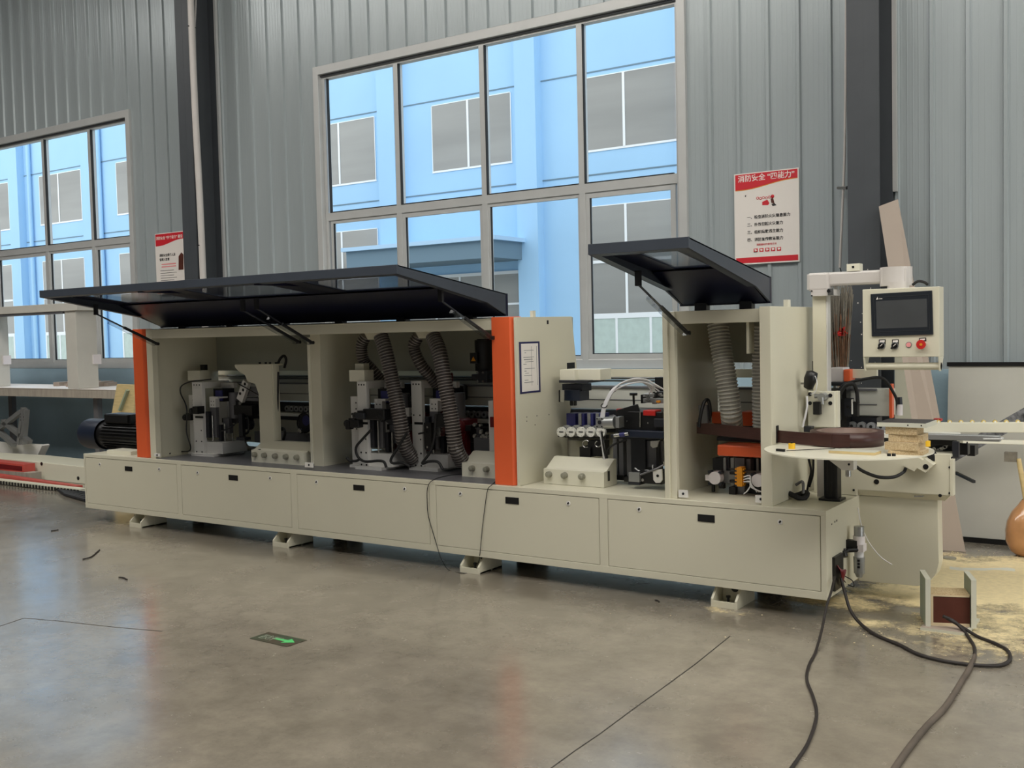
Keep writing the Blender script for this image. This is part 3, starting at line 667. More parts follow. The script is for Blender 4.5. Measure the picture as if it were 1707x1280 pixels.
hose([aY(1195, 530, 5.5), aY(1202, 580, 5.48), aY(1212, 640, 5.46), aY(1219, 690, 5.48), aY(1221, 712, 5.56)], .060, 'hose')
hose([aY(1272, 545, 5.5), aY(1268, 600, 5.5), aY(1268, 660, 5.5), aY(1269, 715, 5.52)], .048, 'hose')
# unit two extras: red housings, cables, tool motor
MB('dark_red').fb(655, 690, 688, 772, 5.72, .2).build('dust_housing', mc, .01, label='dark red dust housing'); b = MB('dark_red'); b.fb(752, 700, 776, 760, 5.7, .15); b.lathe(aY(764, 712, 5.7)-Vector((0, .0, 0)), [(0, .03), (.05, .03), (.06, 0), (.06, -.1)], (0, -1, 0)); b.fb(728, 622, 742, 690, 5.72, .1); b.build('dust_housing', mc, .01, label='dark red dust housing')
MB('dark_red').cyl(aY(764, 722, 5.66), aY(764, 768, 5.66), .05, .04).build('dust_housing', mc, label='dark red dust housing')
for pts in ([(620, 715), (606, 730), (594, 745), (596, 760), (608, 769), (630, 768), (640, 770), (644, 779)], [(678, 722), (664, 745), (652, 765), (655, 772), (670, 771), (684, 778)], [(727, 690), (724, 730), (716, 755), (704, 772), (715, 769), (730, 770), (738, 782)], [(578, 763), (584, 768), (594, 768), (600, 765)]):
    cablepart([aY(x, y, 5.40) for x, y in pts], .0095)
b = MB('black'); b.fb(575, 702, 582, 716, 5.4, .05).fb(583, 700, 597, 713, 5.38, .06).fb(605, 682, 640, 700, 5.38, .07).bar(aY(632, 690, 5.4), aY(641, 700, 5.4), .05, .04); b.m('dark_metal').fb(592, 688, 606, 698, 5.36, .05)
b.build('guide_motor', mc, .006)
b = MB('grey_metal'); P = [(634, 690), (641, 672), (660, 670), (662, 735), (655, 712), (640, 700)]; b.prism([aY(x, y, 5.6) for x, y in P], (0, .02, 0)); b.m('white_paint').fb(655, 680, 682, 690, 5.62, .03).fb(676, 680, 682, 694, 5.6, .03); b.m('black').fb(680, 662, 689, 694, 5.63, .05).fb(668, 640, 690, 690, 5.75, .1); b.m('steel').fdisc(686, 668, 5.62, .008, .01).fdisc(686, 690, 5.62, .008, .01); b.build('tracing_guide', mc)
b = MB('black'); b.fb(707, 705, 719, 750, 5.5, .04).fb(727, 690, 746, 712, 5.5, .08); b.m('steel')
for y in (712, 745): b.fdisc(712, y, 5.498, .007, .01)
b.m('black').bar(aY(698, 723, 5.5), aY(712, 720, 5.5), .012); b.m('steel').fb(723, 713, 734, 727, 5.55, .05); b.build('tracing_guide', mc)
b = MB('black'); p = aY(803, 600, 5.7); b.cyl((p.x, 5.75, aY(803, 567, 5.7).z), (p.x, 5.75, aY(803, 618, 5.7).z), .075, n=28); b.cyl((p.x, 5.75, aY(803, 565, 5.7).z), (p.x, 5.75, aY(803, 568, 5.7).z), .06)
b.fb(783, 588, 795, 606, 5.66, .08).m('amber_block').quad(aY(785, 602, 5.658), aY(793, 602, 5.658), aY(789, 594, 5.658))
b.m('dark_metal').fb(786, 624, 818, 632, 5.66, .12).fb(796, 618, 812, 638, 5.64, .14)
for x in (796, 805):
    for y in (621, 636): b.m('steel').fdisc(x, y, 5.635, .009, .006)
b.build('scraper_motor', mc, .004, label='black upright motor with yellow warning sign')
b = MB('black'); b.fb(757, 641, 773, 668, 5.93, .06); b.build('sensor_block', mc, .02)
b = MB('white_paint'); b.fb(815, 668, 823, 755, 5.6, .03); b.m('dark_red').fb(817, 695, 823, 712, 5.59, .02); b.m('grey_metal').fb(791, 713, 800, 728, 5.75, .05).fb(790, 730, 815, 752, 5.7, .1); b.m('black')
for k in range(14): b.fb(780+30*random.random(), 705+40*random.random(), 784+34*random.random(), 712+44*random.random(), 5.72+.05*random.random(), .04)
b.m('steel'); [b.fdisc(785+28*random.random(), 708+40*random.random(), 5.7, .006+.008*random.random(), .02) for k in range(14)]
b.build('scraper_unit', mc)
MB('grey_metal').fb(640, 735, 686, 770, 5.76, .1).build('lower_bracket', mc); MB('grey_metal').fb(736, 742, 752, 765, 5.75, .1).build('lower_bracket', mc); MB('grey_metal').box(-6.5, -5.6, 5.8, 5.85, .66, .75).build('lower_bracket', mc)
# ---------------- pre-milling / glue area between the hoods
b = MB('cream_pale'); b.fb(933, 616, 958, 634, 5.62, .18); x_ = aY(958, 625, 5.62).x; b.box(x_, x_+.16, 5.66, 5.8, aY(958, 634, 5.62).z, aY(958, 616, 5.62).z)
b.m('dark_metal').fb(932, 634, 980, 638, 5.60, .2); b.m('black')
for k in range(6): b.bar(aY(973+k*2.6, 622, 5.74), aY(975+k*2.6, 632, 5.74), .012, .02)
b.build('height_bracket', mc, .002)
b = MB('navy'); b.fb(937, 640, 970, 652, 5.66, .12).fb(940, 650, 966, 668, 5.64, .12); b.m('black').fb(950, 666, 953, 676, 5.66, .02).fb(956, 666, 959, 676, 5.66, .02).bar(aY(936, 650, 5.6), aY(936, 670, 5.6), .02, .03); b.m('steel').bar(aY(937.5, 650, 5.59), aY(937.5, 670, 5.59), .004, .03)
b.build('feed_drive', mc, .004)
for k, px in enumerate((953, 968, 983, 997)):
    v = MB('blue_part'); v.fb(px-9 if not k else px-5, 689, px+6, 711, 5.72, .1)
    if k: v.m('alu').fb(px-4, 689, px+1, 709, 5.715, .01)
    v.m('black').fb(px-6, 710, px+6, 716, 5.70, .06)
    v.build('solenoid_valve', mc, .003)
for k, px in enumerate((935, 943.5, 951, 960, 967.5, 977, 984, 994, 1001)):
    g = MB('pad_white' if k % 2 == 0 else 'alu'); p = aY(px, 720 if k % 2 == 0 else 718, 5.60 if k % 2 == 0 else 5.63); g.cyl(p, p+Vector((0, .02, 0)), .031 if k % 2 == 0 else .036, n=28)
    g.m('black').cyl(p-Vector((0, .001, 0)), p+Vector((0, .001, 0)), .004); g.m('dark_metal').box(p.x-.012, p.x+.018, p.y-.002, p.y, p.z-.003, p.z+.004)
    for a in range(6): q = p+Vector((math.cos(a)*.025, -.001, math.sin(a)*.025)); g.cyl(q, q+Vector((0, .002, 0)), .002, n=6)
    g.build('pressure_gauge', mc)
MB('black').fb(930, 724, 1010, 730, 5.65, .04).build('gauge_rail', mc)
b = MB('black'); b.fb(966, 745, 984, 762, 5.6, .1).fb(980, 735, 1003, 760, 5.62, .1); b.m('steel').tube([aY(977+6*math.cos(a), 740+6*math.sin(a), 5.6) for a in [k*.5 for k in range(2, 12)]], .004).tube([aY(997+5*math.cos(a), 740+5*math.sin(a), 5.6) for a in [k*.5 for k in range(0, 10)]], .004)
b.build('regulator', mc, .006)
MB('cream').fb(946, 735, 1000, 790, 5.85, .03).build('mount_plate', mc)
# glue pot
b = MB('black'); b.fb(1027, 686, 1104, 722, 5.5, .3); b.m('navy').fb(1030, 718, 1106, 730, 5.46, .35); b.m('black').bar(aY(1030, 690, 5.5), aY(1065, 680, 5.52), .02, .05)
b.m('red_part').bar(aY(1028, 684, 5.52), aY(1040, 683, 5.52), .012, .02).fb(1072, 684, 1092, 693, 5.49, .08)
b.m('dark_metal').fb(1090, 698, 1106, 712, 5.48, .1)
b.m('steel').cyl(aY(1067, 686, 5.49), aY(1067, 712, 5.49), .004); [b.fdisc(x, y, 5.495, .005, .01) for x, y in ((1045, 702), (1037, 702), (1080, 705), (1093, 706), (1093, 711))]
b.build('glue_pot', mc, .004, label='black glue pot with red labels')
b = MB('black'); b.cyl(aY(1056, 655, 5.55), aY(1056, 659, 5.55), .024, n=14).cyl(aY(1056, 658, 5.55), aY(1057, 682, 5.55), .007); b.m('dark_metal').lathe(aY(1057, 682, 5.55), [(.03, -.01), (.025, .005), (.01, .015)]); b.build('clamp_screw', mc)
b = MB('alu'); b.fb(1071, 656, 1090, 662, 5.6, .06).fb(1072, 664, 1092, 671, 5.6, .06).fb(1092, 664, 1106, 672, 5.58, .08); b.m('black').fb(1088, 653, 1106, 664, 5.62, .06).fb(1068, 658, 1072, 672, 5.6, .05)
b.m('amber_block').fb(1094, 668, 1100, 671, 5.57, .02); b.m('steel'); [b.fdisc(1075+28*random.random(), 655+18*random.random(), 5.57, .006, .03) for k in range(10)]
b.build('glue_roller_head', mc, .002)
b = MB('black').fb(1092, 629, 1106, 665, 5.8, .08).build('shaft_cover', mc)
for k, (off, ex, ey) in enumerate(((0, 1088, 656), (2, 1094, 654), (4, 1099, 652), (6, 1104, 648), (-3, 1082, 656), (9, 1108, 650))):
    cablepart([aY(1001+k*1.2, 700, 5.42), aY(1004+k, 682, 5.42), aY(1012+k, 662, 5.43), aY(1024+k*1.5, 646-off*.5, 5.45), aY(1045+k*2, 637-off*.6, 5.48), aY(1066+k*2, 636-off*.4, 5.52), aY(1080+k*2, 643-off*.4, 5.55), aY(ex, ey, 5.58)], .0048, 'clear_tube', 'air_tube')
b = MB('black'); [b.tube([c+Vector((math.cos(t)*.02, math.sin(t)*.02*.3, math.sin(t)*.012)) for t in [k*.52 for k in range(13)]], .003) for c in (aY(1022, 650, 5.45), aY(1007, 676, 5.42))]; b.build('cable_tie', mc)
b = MB('alu'); b.fb(993, 696, 1005, 714, 5.40, .06); c_ = aY(1008, 705, 5.43); e_ = aY(1026, 704, 5.43); b.cyl(c_, e_, .036, n=28); b.fb(1026, 695, 1032, 713, 5.40, .06); b.m('dark_metal').fdisc(999, 704, 5.397, .012, .004); b.m('black'); [b.fdisc(x, y, 5.397, .004, .004) for x in (995, 1003) for y in (698, 711)]
b.build('air_cylinder', mc, .002, label='aluminium air cylinder')
b = MB('steel'); b.cyl(aY(1024, 726, 5.42), aY(1048, 723, 5.42), .011); b.m('blue_part').cyl(aY(1034, 725, 5.42), aY(1042, 724, 5.42), .014); b.build('air_fitting', mc)
cablepart([aY(1001, 718, 5.44), aY(1004, 735, 5.44), aY(1008, 765, 5.46)], .010, 'clear_tube', 'air_tube')
cablepart([aY(1012, 764, 5.45), aY(1013, 750, 5.45), aY(1025, 740, 5.45), aY(1045, 733, 5.48)], .006)
cablepart([aY(1010, 764, 5.43), aY(1006, 745, 5.43), aY(1003, 720, 5.43)], .006)
b = MB('grey_metal')
for px in (1022, 1032, 1045): b.fb(px, 728, px+7, 797, 5.62, .06)
b.m('dark_metal').fb(1052, 728, 1076, 790, 5.6, .15).fb(1018, 726, 1100, 732, 5.58, .2); b.m('grey_metal').fb(1076, 735, 1094, 778, 5.62, .08).fb(1098, 735, 1104, 770, 5.6, .03)
b.m('black').fb(1094, 730, 1099, 790, 5.58, .05).fb(1022, 792, 1040, 800, 5.6, .1).fb(1040, 795, 1050, 803, 5.56, .06)
b.m('white_paint').prism([aY(x, y, 5.57) for x, y in ((1084, 735), (1098, 734), (1095, 745), (1088, 747), (1084, 743))], (0, .02, 0)); b.build('unit_column', mc, .002)
b = MB('dark_metal'); b.fb(1047, 790, 1066, 808, 5.44, .09); b.m('alu').fb(1048, 788, 1066, 803, 5.438, .03); b.m('black').fb(1066, 786, 1103, 806, 5.46, .14); b.m('steel').fdisc(1071, 800, 5.45, .009, .01)
b.m('white_paint').prism([aY(x, y, 5.42) for x, y in ((1088, 783), (1103, 782), (1104, 800), (1100, 805), (1093, 805), (1089, 800))], (0, .012, 0)); b.m('black').fdisc(1096, 793, 5.417, .008, .004)
b.m('clear_tube').tube(spline([aY(1058, 780, 5.5), aY(1066, 785, 5.5), aY(1078, 784, 5.5), aY(1087, 785, 5.5), aY(1088, 775, 5.5)], 6), .004); b.build('drive_motor', mc, .002)
cablepart([aY(1068, 791, 5.42), aY(1082, 786, 5.42), aY(1095, 781, 5.42), aY(1106, 775, 5.44)], .006, 'grey_metal')
# ---------------- inside second hood
for q_ in ((1186, 687, 1205, 706, 5.72, .1), (1236, 686, 1258, 710, 5.7, .1)): MB('orange').fb(*q_).build('cutter_cover', mc, .006, label='bright orange cutter cover')
b = MB('orange'); q0 = aY(1195, 742, 5.44); q1 = aY(1274, 762, 5.44); b.box(q0.x, -2.012, 5.44, 5.62, aY(1235, 761.5, 5.44).z, aY(1235, 743, 5.44).z); b.build('cutter_cover', mc, .008, label='bright orange box shaped cover')
b = MB('dark_metal'); b.fb(1190, 706, 1275, 712, 5.74, .08).fb(1195, 730, 1275, 736, 5.6, .1).fb(1188, 764, 1206, 784, 5.6, .1).fb(1208, 762, 1216, 790, 5.56, .06).fb(1243, 764, 1270, 800, 5.62, .1); b.m('alu').fb(1206, 763, 1210, 784, 5.55, .02).fb(1261, 764, 1263, 786, 5.55, .02).fb(1218, 763, 1224, 825, 5.56, .06); b.m('grey_metal').fb(1225, 763, 1241, 828, 5.53, .1).fb(1244, 765, 1251, 786, 5.55, .05)
b.m('alu').fb(1192, 785, 1228, 805, 5.54, .02).fb(1238, 785, 1274, 806, 5.54, .02); b.m('black').fb(1198, 805, 1206, 814, 5.52, .03).fb(1216, 787, 1225, 791, 5.52, .02).fb(1216, 800, 1225, 804, 5.52, .02).fb(1240, 806, 1275, 824, 5.58, .1).fb(1186, 805, 1190, 820, 5.5, .02).fb(1215, 812, 1226, 824, 5.5, .08)
b.build('trimming_head', mc, .002)
for px, py in ((1191, 797), (1263, 801)):
    g = MB('white_plastic'); g.fdisc(px, py, 5.46, .036, .05, 28)
    for a in range(4): q = aY(px, py, 5.47)+Vector((math.cos(a*PI/2+PI/4)*.045, 0, math.sin(a*PI/2+PI/4)*.045)); g.m('dark_metal').cyl(q, q+Vector((0, .04, 0)), .010, n=12)
    g.m('white_plastic'); s_ = -1 if px < 1200 else 1; c_ = aY(px, py, 5.47); g.box(c_.x+s_*.03, c_.x+s_*.055, 5.47, 5.5, c_.z-.015, c_.z+.015); g.build('clamp_cap', mc, label='round white plastic cap')
g = MB('amber_block'); g.fb(1228, 779, 1237, 811, 5.44, .05); [g.m('amber_block').fb(1225, 781+6*k, 1240, 784+6*k, 5.45, .03) for k in range(5)]; [g.m('black').fb(1216, 781+5.5*k, 1226, 783+5.5*k, 5.46, .02) for k in (0, 1, 4)]
g.m('black'); [g.fb(1239, 783+6*k, 1243, 785+6*k, 5.46, .02) for k in range(4)]; g.build('terminal_block', mc, .002, label='amber terminal block with wires')
for k in range(3): cablepart([aY(1240, 795+4*k, 5.45), aY(1250, 793+5*k, 5.44), aY(1252, 806+3*k, 5.44), aY(1262+4*k, 820, 5.46)], .0035, 'clear_tube', 'air_tube')
cablepart([aY(1252, 808, 5.44), aY(1246, 818, 5.44), aY(1240, 823, 5.45)], .004, 'clear_tube', 'air_tube')
b = MB('black'); b.tube(spline([aY(1165, 712, 5.4), aY(1168, 690, 5.42), aY(1174, 670, 5.45), aY(1181, 668, 5.48), aY(1184, 690, 5.5), aY(1178, 706, 5.5)], 6), .01); b.m('grey_metal').bar(aY(1174, 675, 5.5), aY(1176, 705, 5.5), .05, .05); b.build('tape_guide', mc)

# ---------------- infeed end
b = MB('cream'); za = aY(1500, 829, 5.74).z
b.prism([(-1.84, 5.745, .568), (-1.66, 5.745, .568), (-1.66, 5.745, .6), (-1.18, 5.745, .60), (-1.18, 5.745, .815), (-1.84, 5.745, .815)], (0, .012, 0)).box(-1.66, -1.18, 5.75, 6.2, .80, .812)
b.prism([(-1.182, 5.74, .60), (-1.182, 5.74, .79), (-1.182, 5.79, .79), (-1.182, 5.79, .60)], (.016, 0, 0)).prism([(-1.66, 5.745, .6), (-1.18, 5.745, .6), (-1.215, 5.78, .565), (-1.66, 5.78, .565)], (0, .03, 0))
inf = b.build('infeed_apron', mc, .002)
b = MB('black'); [b.fdisc(x, y, 5.742, r, .004, 10) for x, y, r in ((1461, 803, .014), (1423, 817, .006), (1583, 779, .006), (1583, 822, .006), (1567, 826, .009))]; b.m('steel').bar(aY(1524, 827, 5.74), aY(1540, 827, 5.74), .012, .006); b.build('bolt_row', inf)
P = [(1428, 826), (1563, 832), (1565, 938), (1561, 955), (1550, 969), (1530, 977), (1432, 968)]
b = MB('cream'); b.prism([aY(x, y, 5.785) for x, y in P], (0, .10, 0))
b.build('infeed_skirt', mc, .002)
# side fittings
b = MB('gap'); [b.box(-1.66, -1.6595, aX(x, y, -1.66).y, aX(x, y, -1.66).y+.012, aX(x, y, -1.66).z-.004, aX(x, y, -1.66).z+.004) for x, y in ((1386, 874), (1391, 870), (1394, 868))]; b.build('label_marks', cab)
q = aX(1396, 952, -1.655); b = MB('black'); b.box(-1.66, -1.645, q.y-.07, q.y+.07, q.z-.09, q.z+.085).m('dark_red'); 
for k in range(7): b.tube(spline([q+Vector((.012, -.04+.012*k, .04-.01*k)), q+Vector((.03, -.03+.012*k, .0)), q+Vector((.02, .0, -.07))], 5), .004, 6)
b.build('cable_gland', mc, .003)
b = MB('grey_metal'); c_ = aX(1432, 900, -1.6); X0, Y0_ = c_.x, c_.y
zf = lambda py: aX(1432, py, -1.6).z
b.m('alu').cyl((X0, Y0_, zf(893)), (X0, Y0_, zf(877)), .026, n=20); b.m('white_plastic').cyl((X0, Y0_, zf(908)), (X0, Y0_, zf(893)), .031); b.box(X0-.03, X0+.03, Y0_-.03, Y0_+.03, zf(918), zf(906)); b.m('clear_tube').cyl((X0, Y0_, zf(930)), (X0, Y0_, zf(918)), .024)
b.m('alu').cyl((X0, Y0_, zf(955)), (X0, Y0_, zf(928)), .028, .03); b.cyl((X0, Y0_, zf(962)), (X0, Y0_, zf(955)), .015, .025); b.m('black'); [b.box(X0+.0, X0+.012, Y0_-.033, Y0_-.027, zf(945-5.5*k), zf(942-5.5*k)) for k in (0, 1, 2)]
b.box(-1.66, X0, Y0_-.03, Y0_+.0, zf(918), zf(900)); b.cyl((X0-.06, Y0_-.06, zf(916)), (X0, Y0_-.02, zf(915)), .012).cyl((X0-.05, Y0_-.08, zf(925)), (X0-.06, Y0_-.06, zf(914)), .014).cyl((X0-.06, Y0_-.09, zf(918)), (X0-.03, Y0_-.02, zf(914)), .01)
b.build('air_filter', mc, label='clear bowl air filter regulator')
# mast + arm + panel
mm = MB('cream'); mm.box(-1.905, -1.83, 5.765, 5.835, TZ, 1.69).m('white_paint').box(-1.83, -1.824, 5.77, 5.83, TZ, 1.685); mst = mm.build('mast', mc, .002)
MB('pvc').fb(1352, 483, 1390, 493, 5.74, .11).m('steel').fb(1380, 481, 1389, 492, 5.735, .02).m('black').fdisc(1381, 485, 5.73, .009, .01).fdisc(1353, 485, 5.735, .004, .01).fdisc(1353, 493, 5.735, .004, .01).build('clamp_collar', mst)
zt, zb = 1.795, 1.705
b = MB('pvc'); b.box(-1.925, -1.81, 5.745, 5.855, 1.69, 1.79).cyl((-1.925, 5.8, 1.70), (-1.925, 5.8, 1.785), .02); b.box(-1.83, -1.53, 5.77, 5.83, 1.715, 1.79); b.cyl((-1.46, 5.79, 1.70), (-1.46, 5.79, 1.80), .082, n=28).box(-1.53, -1.39, 5.73, 5.84, 1.70, 1.80).cyl((-1.44, 5.75, 1.66), (-1.44, 5.75, 1.72), .055, n=24)
arm = b.build('swing_arm', mc, .012, label='plastic wrapped swing arm')
b = MB('cream_pale'); q = aY(1423, 450, 5.78); b.box(q.x-.035, q.x+.035, 5.77, 5.83, 1.79, 1.83).m('black').box(q.x-.006, q.x+.006, 5.769, 5.77, 1.806, 1.818).build('junction_box', arm, .002)
PY = 5.66
xl, xr = aY(1438, 540, PY).x, aY(1566, 540, PY).x; ztp = aY(1500, 480, PY).z; zbt = aY(1500, 595, PY).z
b = MB('cream'); b.box(xl, xr, PY, PY+.10, zbt, ztp)
for x in (xl, xr-.008): b.prism([(x, PY, zbt), (x, PY+.1, zbt), (x, PY+.045, zbt-.075), (x, PY+.02, zbt-.075)], (.008, 0, 0))
b.cyl((xl, PY+.04, zbt-.05), (xr, PY+.04, zbt-.05), .019)
cp_ = b.build('control_panel', mc, .003, label='cream control panel hanging from the arm')
def fq(m, pts, Y, d): return m.prism([aY(x, y, Y) for x, y in pts], (0, d, 0))
s_ = MB('bezel'); fq(s_, [(1451, 490), (1553.5, 484), (1555.5, 557.5), (1453, 561)], PY-.008, .01); so = s_.build('screen', cp_, .002, label='black framed touch screen')
s_ = MB('alu_rod'); 
for a, b2 in (((1456.5, 496), (1548, 491)), ((1548, 491), (1549.5, 550)), ((1549.5, 550), (1458.5, 553.5)), ((1458.5, 553.5), (1456.5, 496))): s_.bar(aY(*a, PY-.0085), aY(*b2, PY-.0085), .0012)
s_.build('screen_line', so)
s_ = MB('screen'); fq(s_, [(1460, 502), (1545, 497.5), (1546, 545), (1461.5, 548)], PY-.0088, .001); s_.build('screen_glass', so)
s_ = MB('poster_white'); fq(s_, [(1460.5, 499.3), (1462.5, 494.8), (1463.6, 499)], PY-.0095, .0007)
for k in range(5): fq(s_, [(1464.6+1.3*k, 498.9-.07*k), (1464.6+1.3*k, 497.5-.07*k), (1465.4+1.3*k, 497.4-.07*k), (1465.4+1.3*k, 498.8-.07*k)], PY-.0095, .0007)
s_.build('screen_logo', so, label='small white maker mark')
for px in (1470, 1492):
    s_ = MB('black'); fq(s_, [(px-5, 566), (px+6, 565.5), (px+6, 574), (px-5, 574.5)], PY-.003, .004); s_.m('poster_white'); fq(s_, [(px-3.6, 567.5), (px+4.6, 567), (px+4.6, 570.5), (px-3.6, 571)], PY-.004, .002)
    c_ = aY(px, 576, PY); s_.m('alu').cyl(c_-Vector((0, .006, 0)), c_+Vector((0, .002, 0)), .019, n=24).m('black').cyl(c_-Vector((0, .012, 0)), c_, .015, n=24).bar(c_+Vector((-.016, -.014, -.016)), c_+Vector((.008, -.014, .008)), .009, .01).m('poster_white').bar(c_+Vector((-.004, -.019, -.003)), c_+Vector((.008, -.019, .009)), .002, .003)
    s_.build('selector_switch', cp_, label='black rotary selector switch')
c_ = aY(1515, 574.5, PY); MB('alu').cyl(c_-Vector((0, .003, 0)), c_, .0155, n=24).m('poster_pink').cyl(c_-Vector((0, .006, 0)), c_, .012, n=24).build('indicator_lamp', cp_, label='unlit pale indicator lamp')
c_ = aY(1537, 574, PY); s_ = MB('red_part').cyl(c_-Vector((0, .025, 0)), c_-Vector((0, .008, 0)), .024, .021, n=28).cyl(c_-Vector((0, .01, 0)), c_, .013); s_.m('amber_block').cyl(c_-Vector((0, .0265, 0)), c_-Vector((0, .02, 0)), .007).m('black'); fq(s_, [(1532, 563.5), (1543.5, 562.5), (1544, 568), (1532, 568.5)], PY-.003, .004); s_.m('poster_white'); fq(s_, [(1533.5, 564.8), (1542, 564), (1542, 567), (1533.5, 567.5)], PY-.004, .002); s_.build('emergency_stop', cp_, label='red emergency stop button')
cablepart([aY(1521, 475, 5.72), aY(1530, 469, 5.72), aY(1540, 470, 5.72), aY(1546, 474, 5.74)], .007)
# mast bracket group
b = MB('cream_pale'); b.fb(1347, 652, 1391, 712, 5.70, .03).fb(1391, 652, 1397, 714, 5.72, .04); b.m('black'); [b.fdisc(x, y, 5.697, .011, .006, 12) for x, y in ((1350, 657), (1350, 672), (1384, 659), (1384, 672))]; b.fb(1355, 670, 1366, 691, 5.66, .04)
b.m('alu').fdisc(1369, 662, 5.64, .022, .06).cyl(aY(1358, 660, 5.66), aY(1376, 660, 5.66), .012).cyl(aY(1370, 662, 5.64), aY(1371, 674, 5.64), .008); b.m('dark_metal').fb(1340, 711, 1352, 720, 5.64, .05); b.build('tape_brake', mc, .002)
b = MB('black'); b.lathe(aY(1351, 632, 5.62), [(0, .05), (.03, .04), (.035, 0), (.025, -.05), (0, -.06)], (.3, -.1, 1)); b.m('clear_tube').tube([aY(1353+9*math.cos(t), 640+17*math.sin(t), 5.6) for t in [k*.35 for k in range(-9, 6)]], .0022); b.m('steel').cyl(aY(1336, 639, 5.66), aY(1345, 639, 5.64), .006); b.build('oiler', mc)
cablepart([aY(1345, 660, 5.62), aY(1345, 680, 5.62), aY(1338, 712, 5.62)], .006, 'clear_tube', 'air_tube')
cablepart([aY(1348, 765, 5.6), aY(1352, 785, 5.6), aY(1348, 805, 5.6), aY(1345, 820, 5.6)], .006); cablepart([aY(1356, 765, 5.62), aY(1355, 790, 5.62), aY(1349, 812, 5.6)], .006)
c_ = aZ(1330, 825, TZ+.02); b = MB('rubber'); b.tube([c_+Vector((.05*math.cos(t), .05*math.sin(t), .012*math.sin(2*t))) for t in [k*.42 for k in range(31)]], .014); b.m('grey_metal').tube(spline([c_+Vector((.03, 0, .01)), c_+Vector((.02, .02, .07)), c_+Vector((-.02, .03, .05))], 5), .008); b.build('coiled_hose', mc)
b = MB('white_plastic'); b.fb(1383, 613, 1406, 637, 6.0, .12); b.m('orange').fb(1406, 616, 1417, 636, 5.98, .10); b.m('dark_metal').fb(1383, 637, 1420, 643, 5.96, .16); b.m('alu').cyl(aY(1392, 641, 6.05), aY(1392, 655, 6.05), .012); b.build('height_counter', mc, .005, label='white box with orange side button')
b = MB('black'); b.fb(1399, 645, 1411, 712, 5.9, .08); b.m('dark_metal').fb(1408, 664, 1420, 693, 5.88, .04); b.m('black').fdisc(1413, 678, 5.875, .008, .01).fdisc(1418, 679, 5.875, .005, .01); b.m('pad_white').fb(1419.5, 666, 1421, 690, 5.86, .02); b.m('black').fb(1421, 670, 1429, 694, 5.87, .04); b.build('sensor_bracket', mc)
cablepart([aY(1402, 665, 5.86), aY(1400, 650, 5.86), aY(1410, 640, 5.86), aY(1430, 634, 5.86), aY(1462, 629, 5.88), aY(1476, 634, 5.9), aY(1488, 652, 5.92), aY(1495, 668, 5.92), aY(1496, 690, 5.93)], .008)
cablepart([aY(1400, 700, 5.84), aY(1399, 665, 5.84), aY(1408, 645, 5.84), aY(1422, 640, 5.84), aY(1428, 652, 5.86), aY(1430, 672, 5.87)], .0105)
b = MB('white_plastic'); b.cyl(aY(1499.5, 674, 5.93), aY(1499.5, 692, 5.93), .017); b.m('dark_metal').cyl(aY(1498.5, 662, 5.93), aY(1499.5, 674, 5.93), .016); b.build('sensor', mc)
# outrigger rail and extrusion
a0, a1 = aZ(1500, 712, .92), aZ(1745, 712, .92)
d = (a1-a0).normalized(); b = MB('cream_pale'); b.bar(a0, a1, .05, .055, (0, 0, 1)); ra = b.build('infeed_rail', mc, .003)
for k in range(13):
    t = (k+.5)/13; p = a0.lerp(a1, t)+Vector((0, 0, .03)); n_ = Vector((-d.y, d.x, 0)); MB('pale_yellow').cyl(p-n_*.010, p+n_*.010, .011, n=16).m('pad_white').cyl(p-n_*.011, p+n_*.011, .005, n=10).build('rail_roller', ra, label='small yellow rail roller')
b = MB('alu'); b.bar(aY(1545, 727, 5.82), aY(1668, 731, 5.82), .05, .03, (0, 0, 1)); b.m('frame_alu').bar(aY(1640, 731, 5.82), aY(1672, 731, 5.82), .055, .01, (0, 0, 1)); b.build('fence_extrusion', mc, .003)
b = MB('cream_pale').bar(aY(1600, 735, 5.9), aY(1740, 738, 6.3), .05, .02, (0, 0, 1)).build('support_bar', mc, .002)
b = MB('dark_metal'); b.fb(1587, 736, 1598, 762, 5.79, .03); b.m('black').fb(1592, 736, 1613, 758, 5.9, .06).fb(1548, 731, 1590, 742, 5.86, .1).fb(1612, 742, 1625, 760, 6.1, .1); b.m('dark_metal').fb(1548, 742, 1588, 762, 5.95, .05); b.m('steel'); [b.fdisc(1550+36*random.random(), 744+14*random.random(), 5.92, .01, .03) for k in range(9)]; b.build('rail_bracket', mc, .002)
b = MB('black'); b.bar(aY(1593, 788, 5.9), aY(1624, 803, 5.75), .014); b.build('lever', mc)
b = MB('red_part'); b.fb(1556, 698, 1568, 702, 6.3, .05); b.build('stop_block', mc, label='small red stop')
b = MB('cream'); b.prism([aY(x, y, 5.7) for x, y in ((1503, 775), (1520, 757), (1540, 768), (1524, 786))], (0, .07, 0)).prism([aY(x, y, 5.68) for x, y in ((1528, 780), (1541, 764), (1556, 775), (1543, 788))], (0, .07, 0)); b.m('black').fdisc(1543, 778, 5.677, .014, .006).tube(spline([aY(1546, 762, 5.75), aY(1555, 757, 5.76), aY(1556, 768, 5.76)], 5), .02); b.build('tape_cutter', mc, .003)
cablepart([aY(1422, 774, 5.5), aY(1440, 786, 5.55), aY(1465, 795, 5.6), aY(1490, 795, 5.66), aY(1506, 787, 5.7), aY(1510, 780, 5.7)], .009)
cablepart([aX(1430, 846, -1.655), aY(1436, 875, 5.72), aY(1448, 903, 5.70), aY(1468, 928, 5.70), aY(1487, 941, 5.71)], .0025, 'clear_tube', 'air_tube')
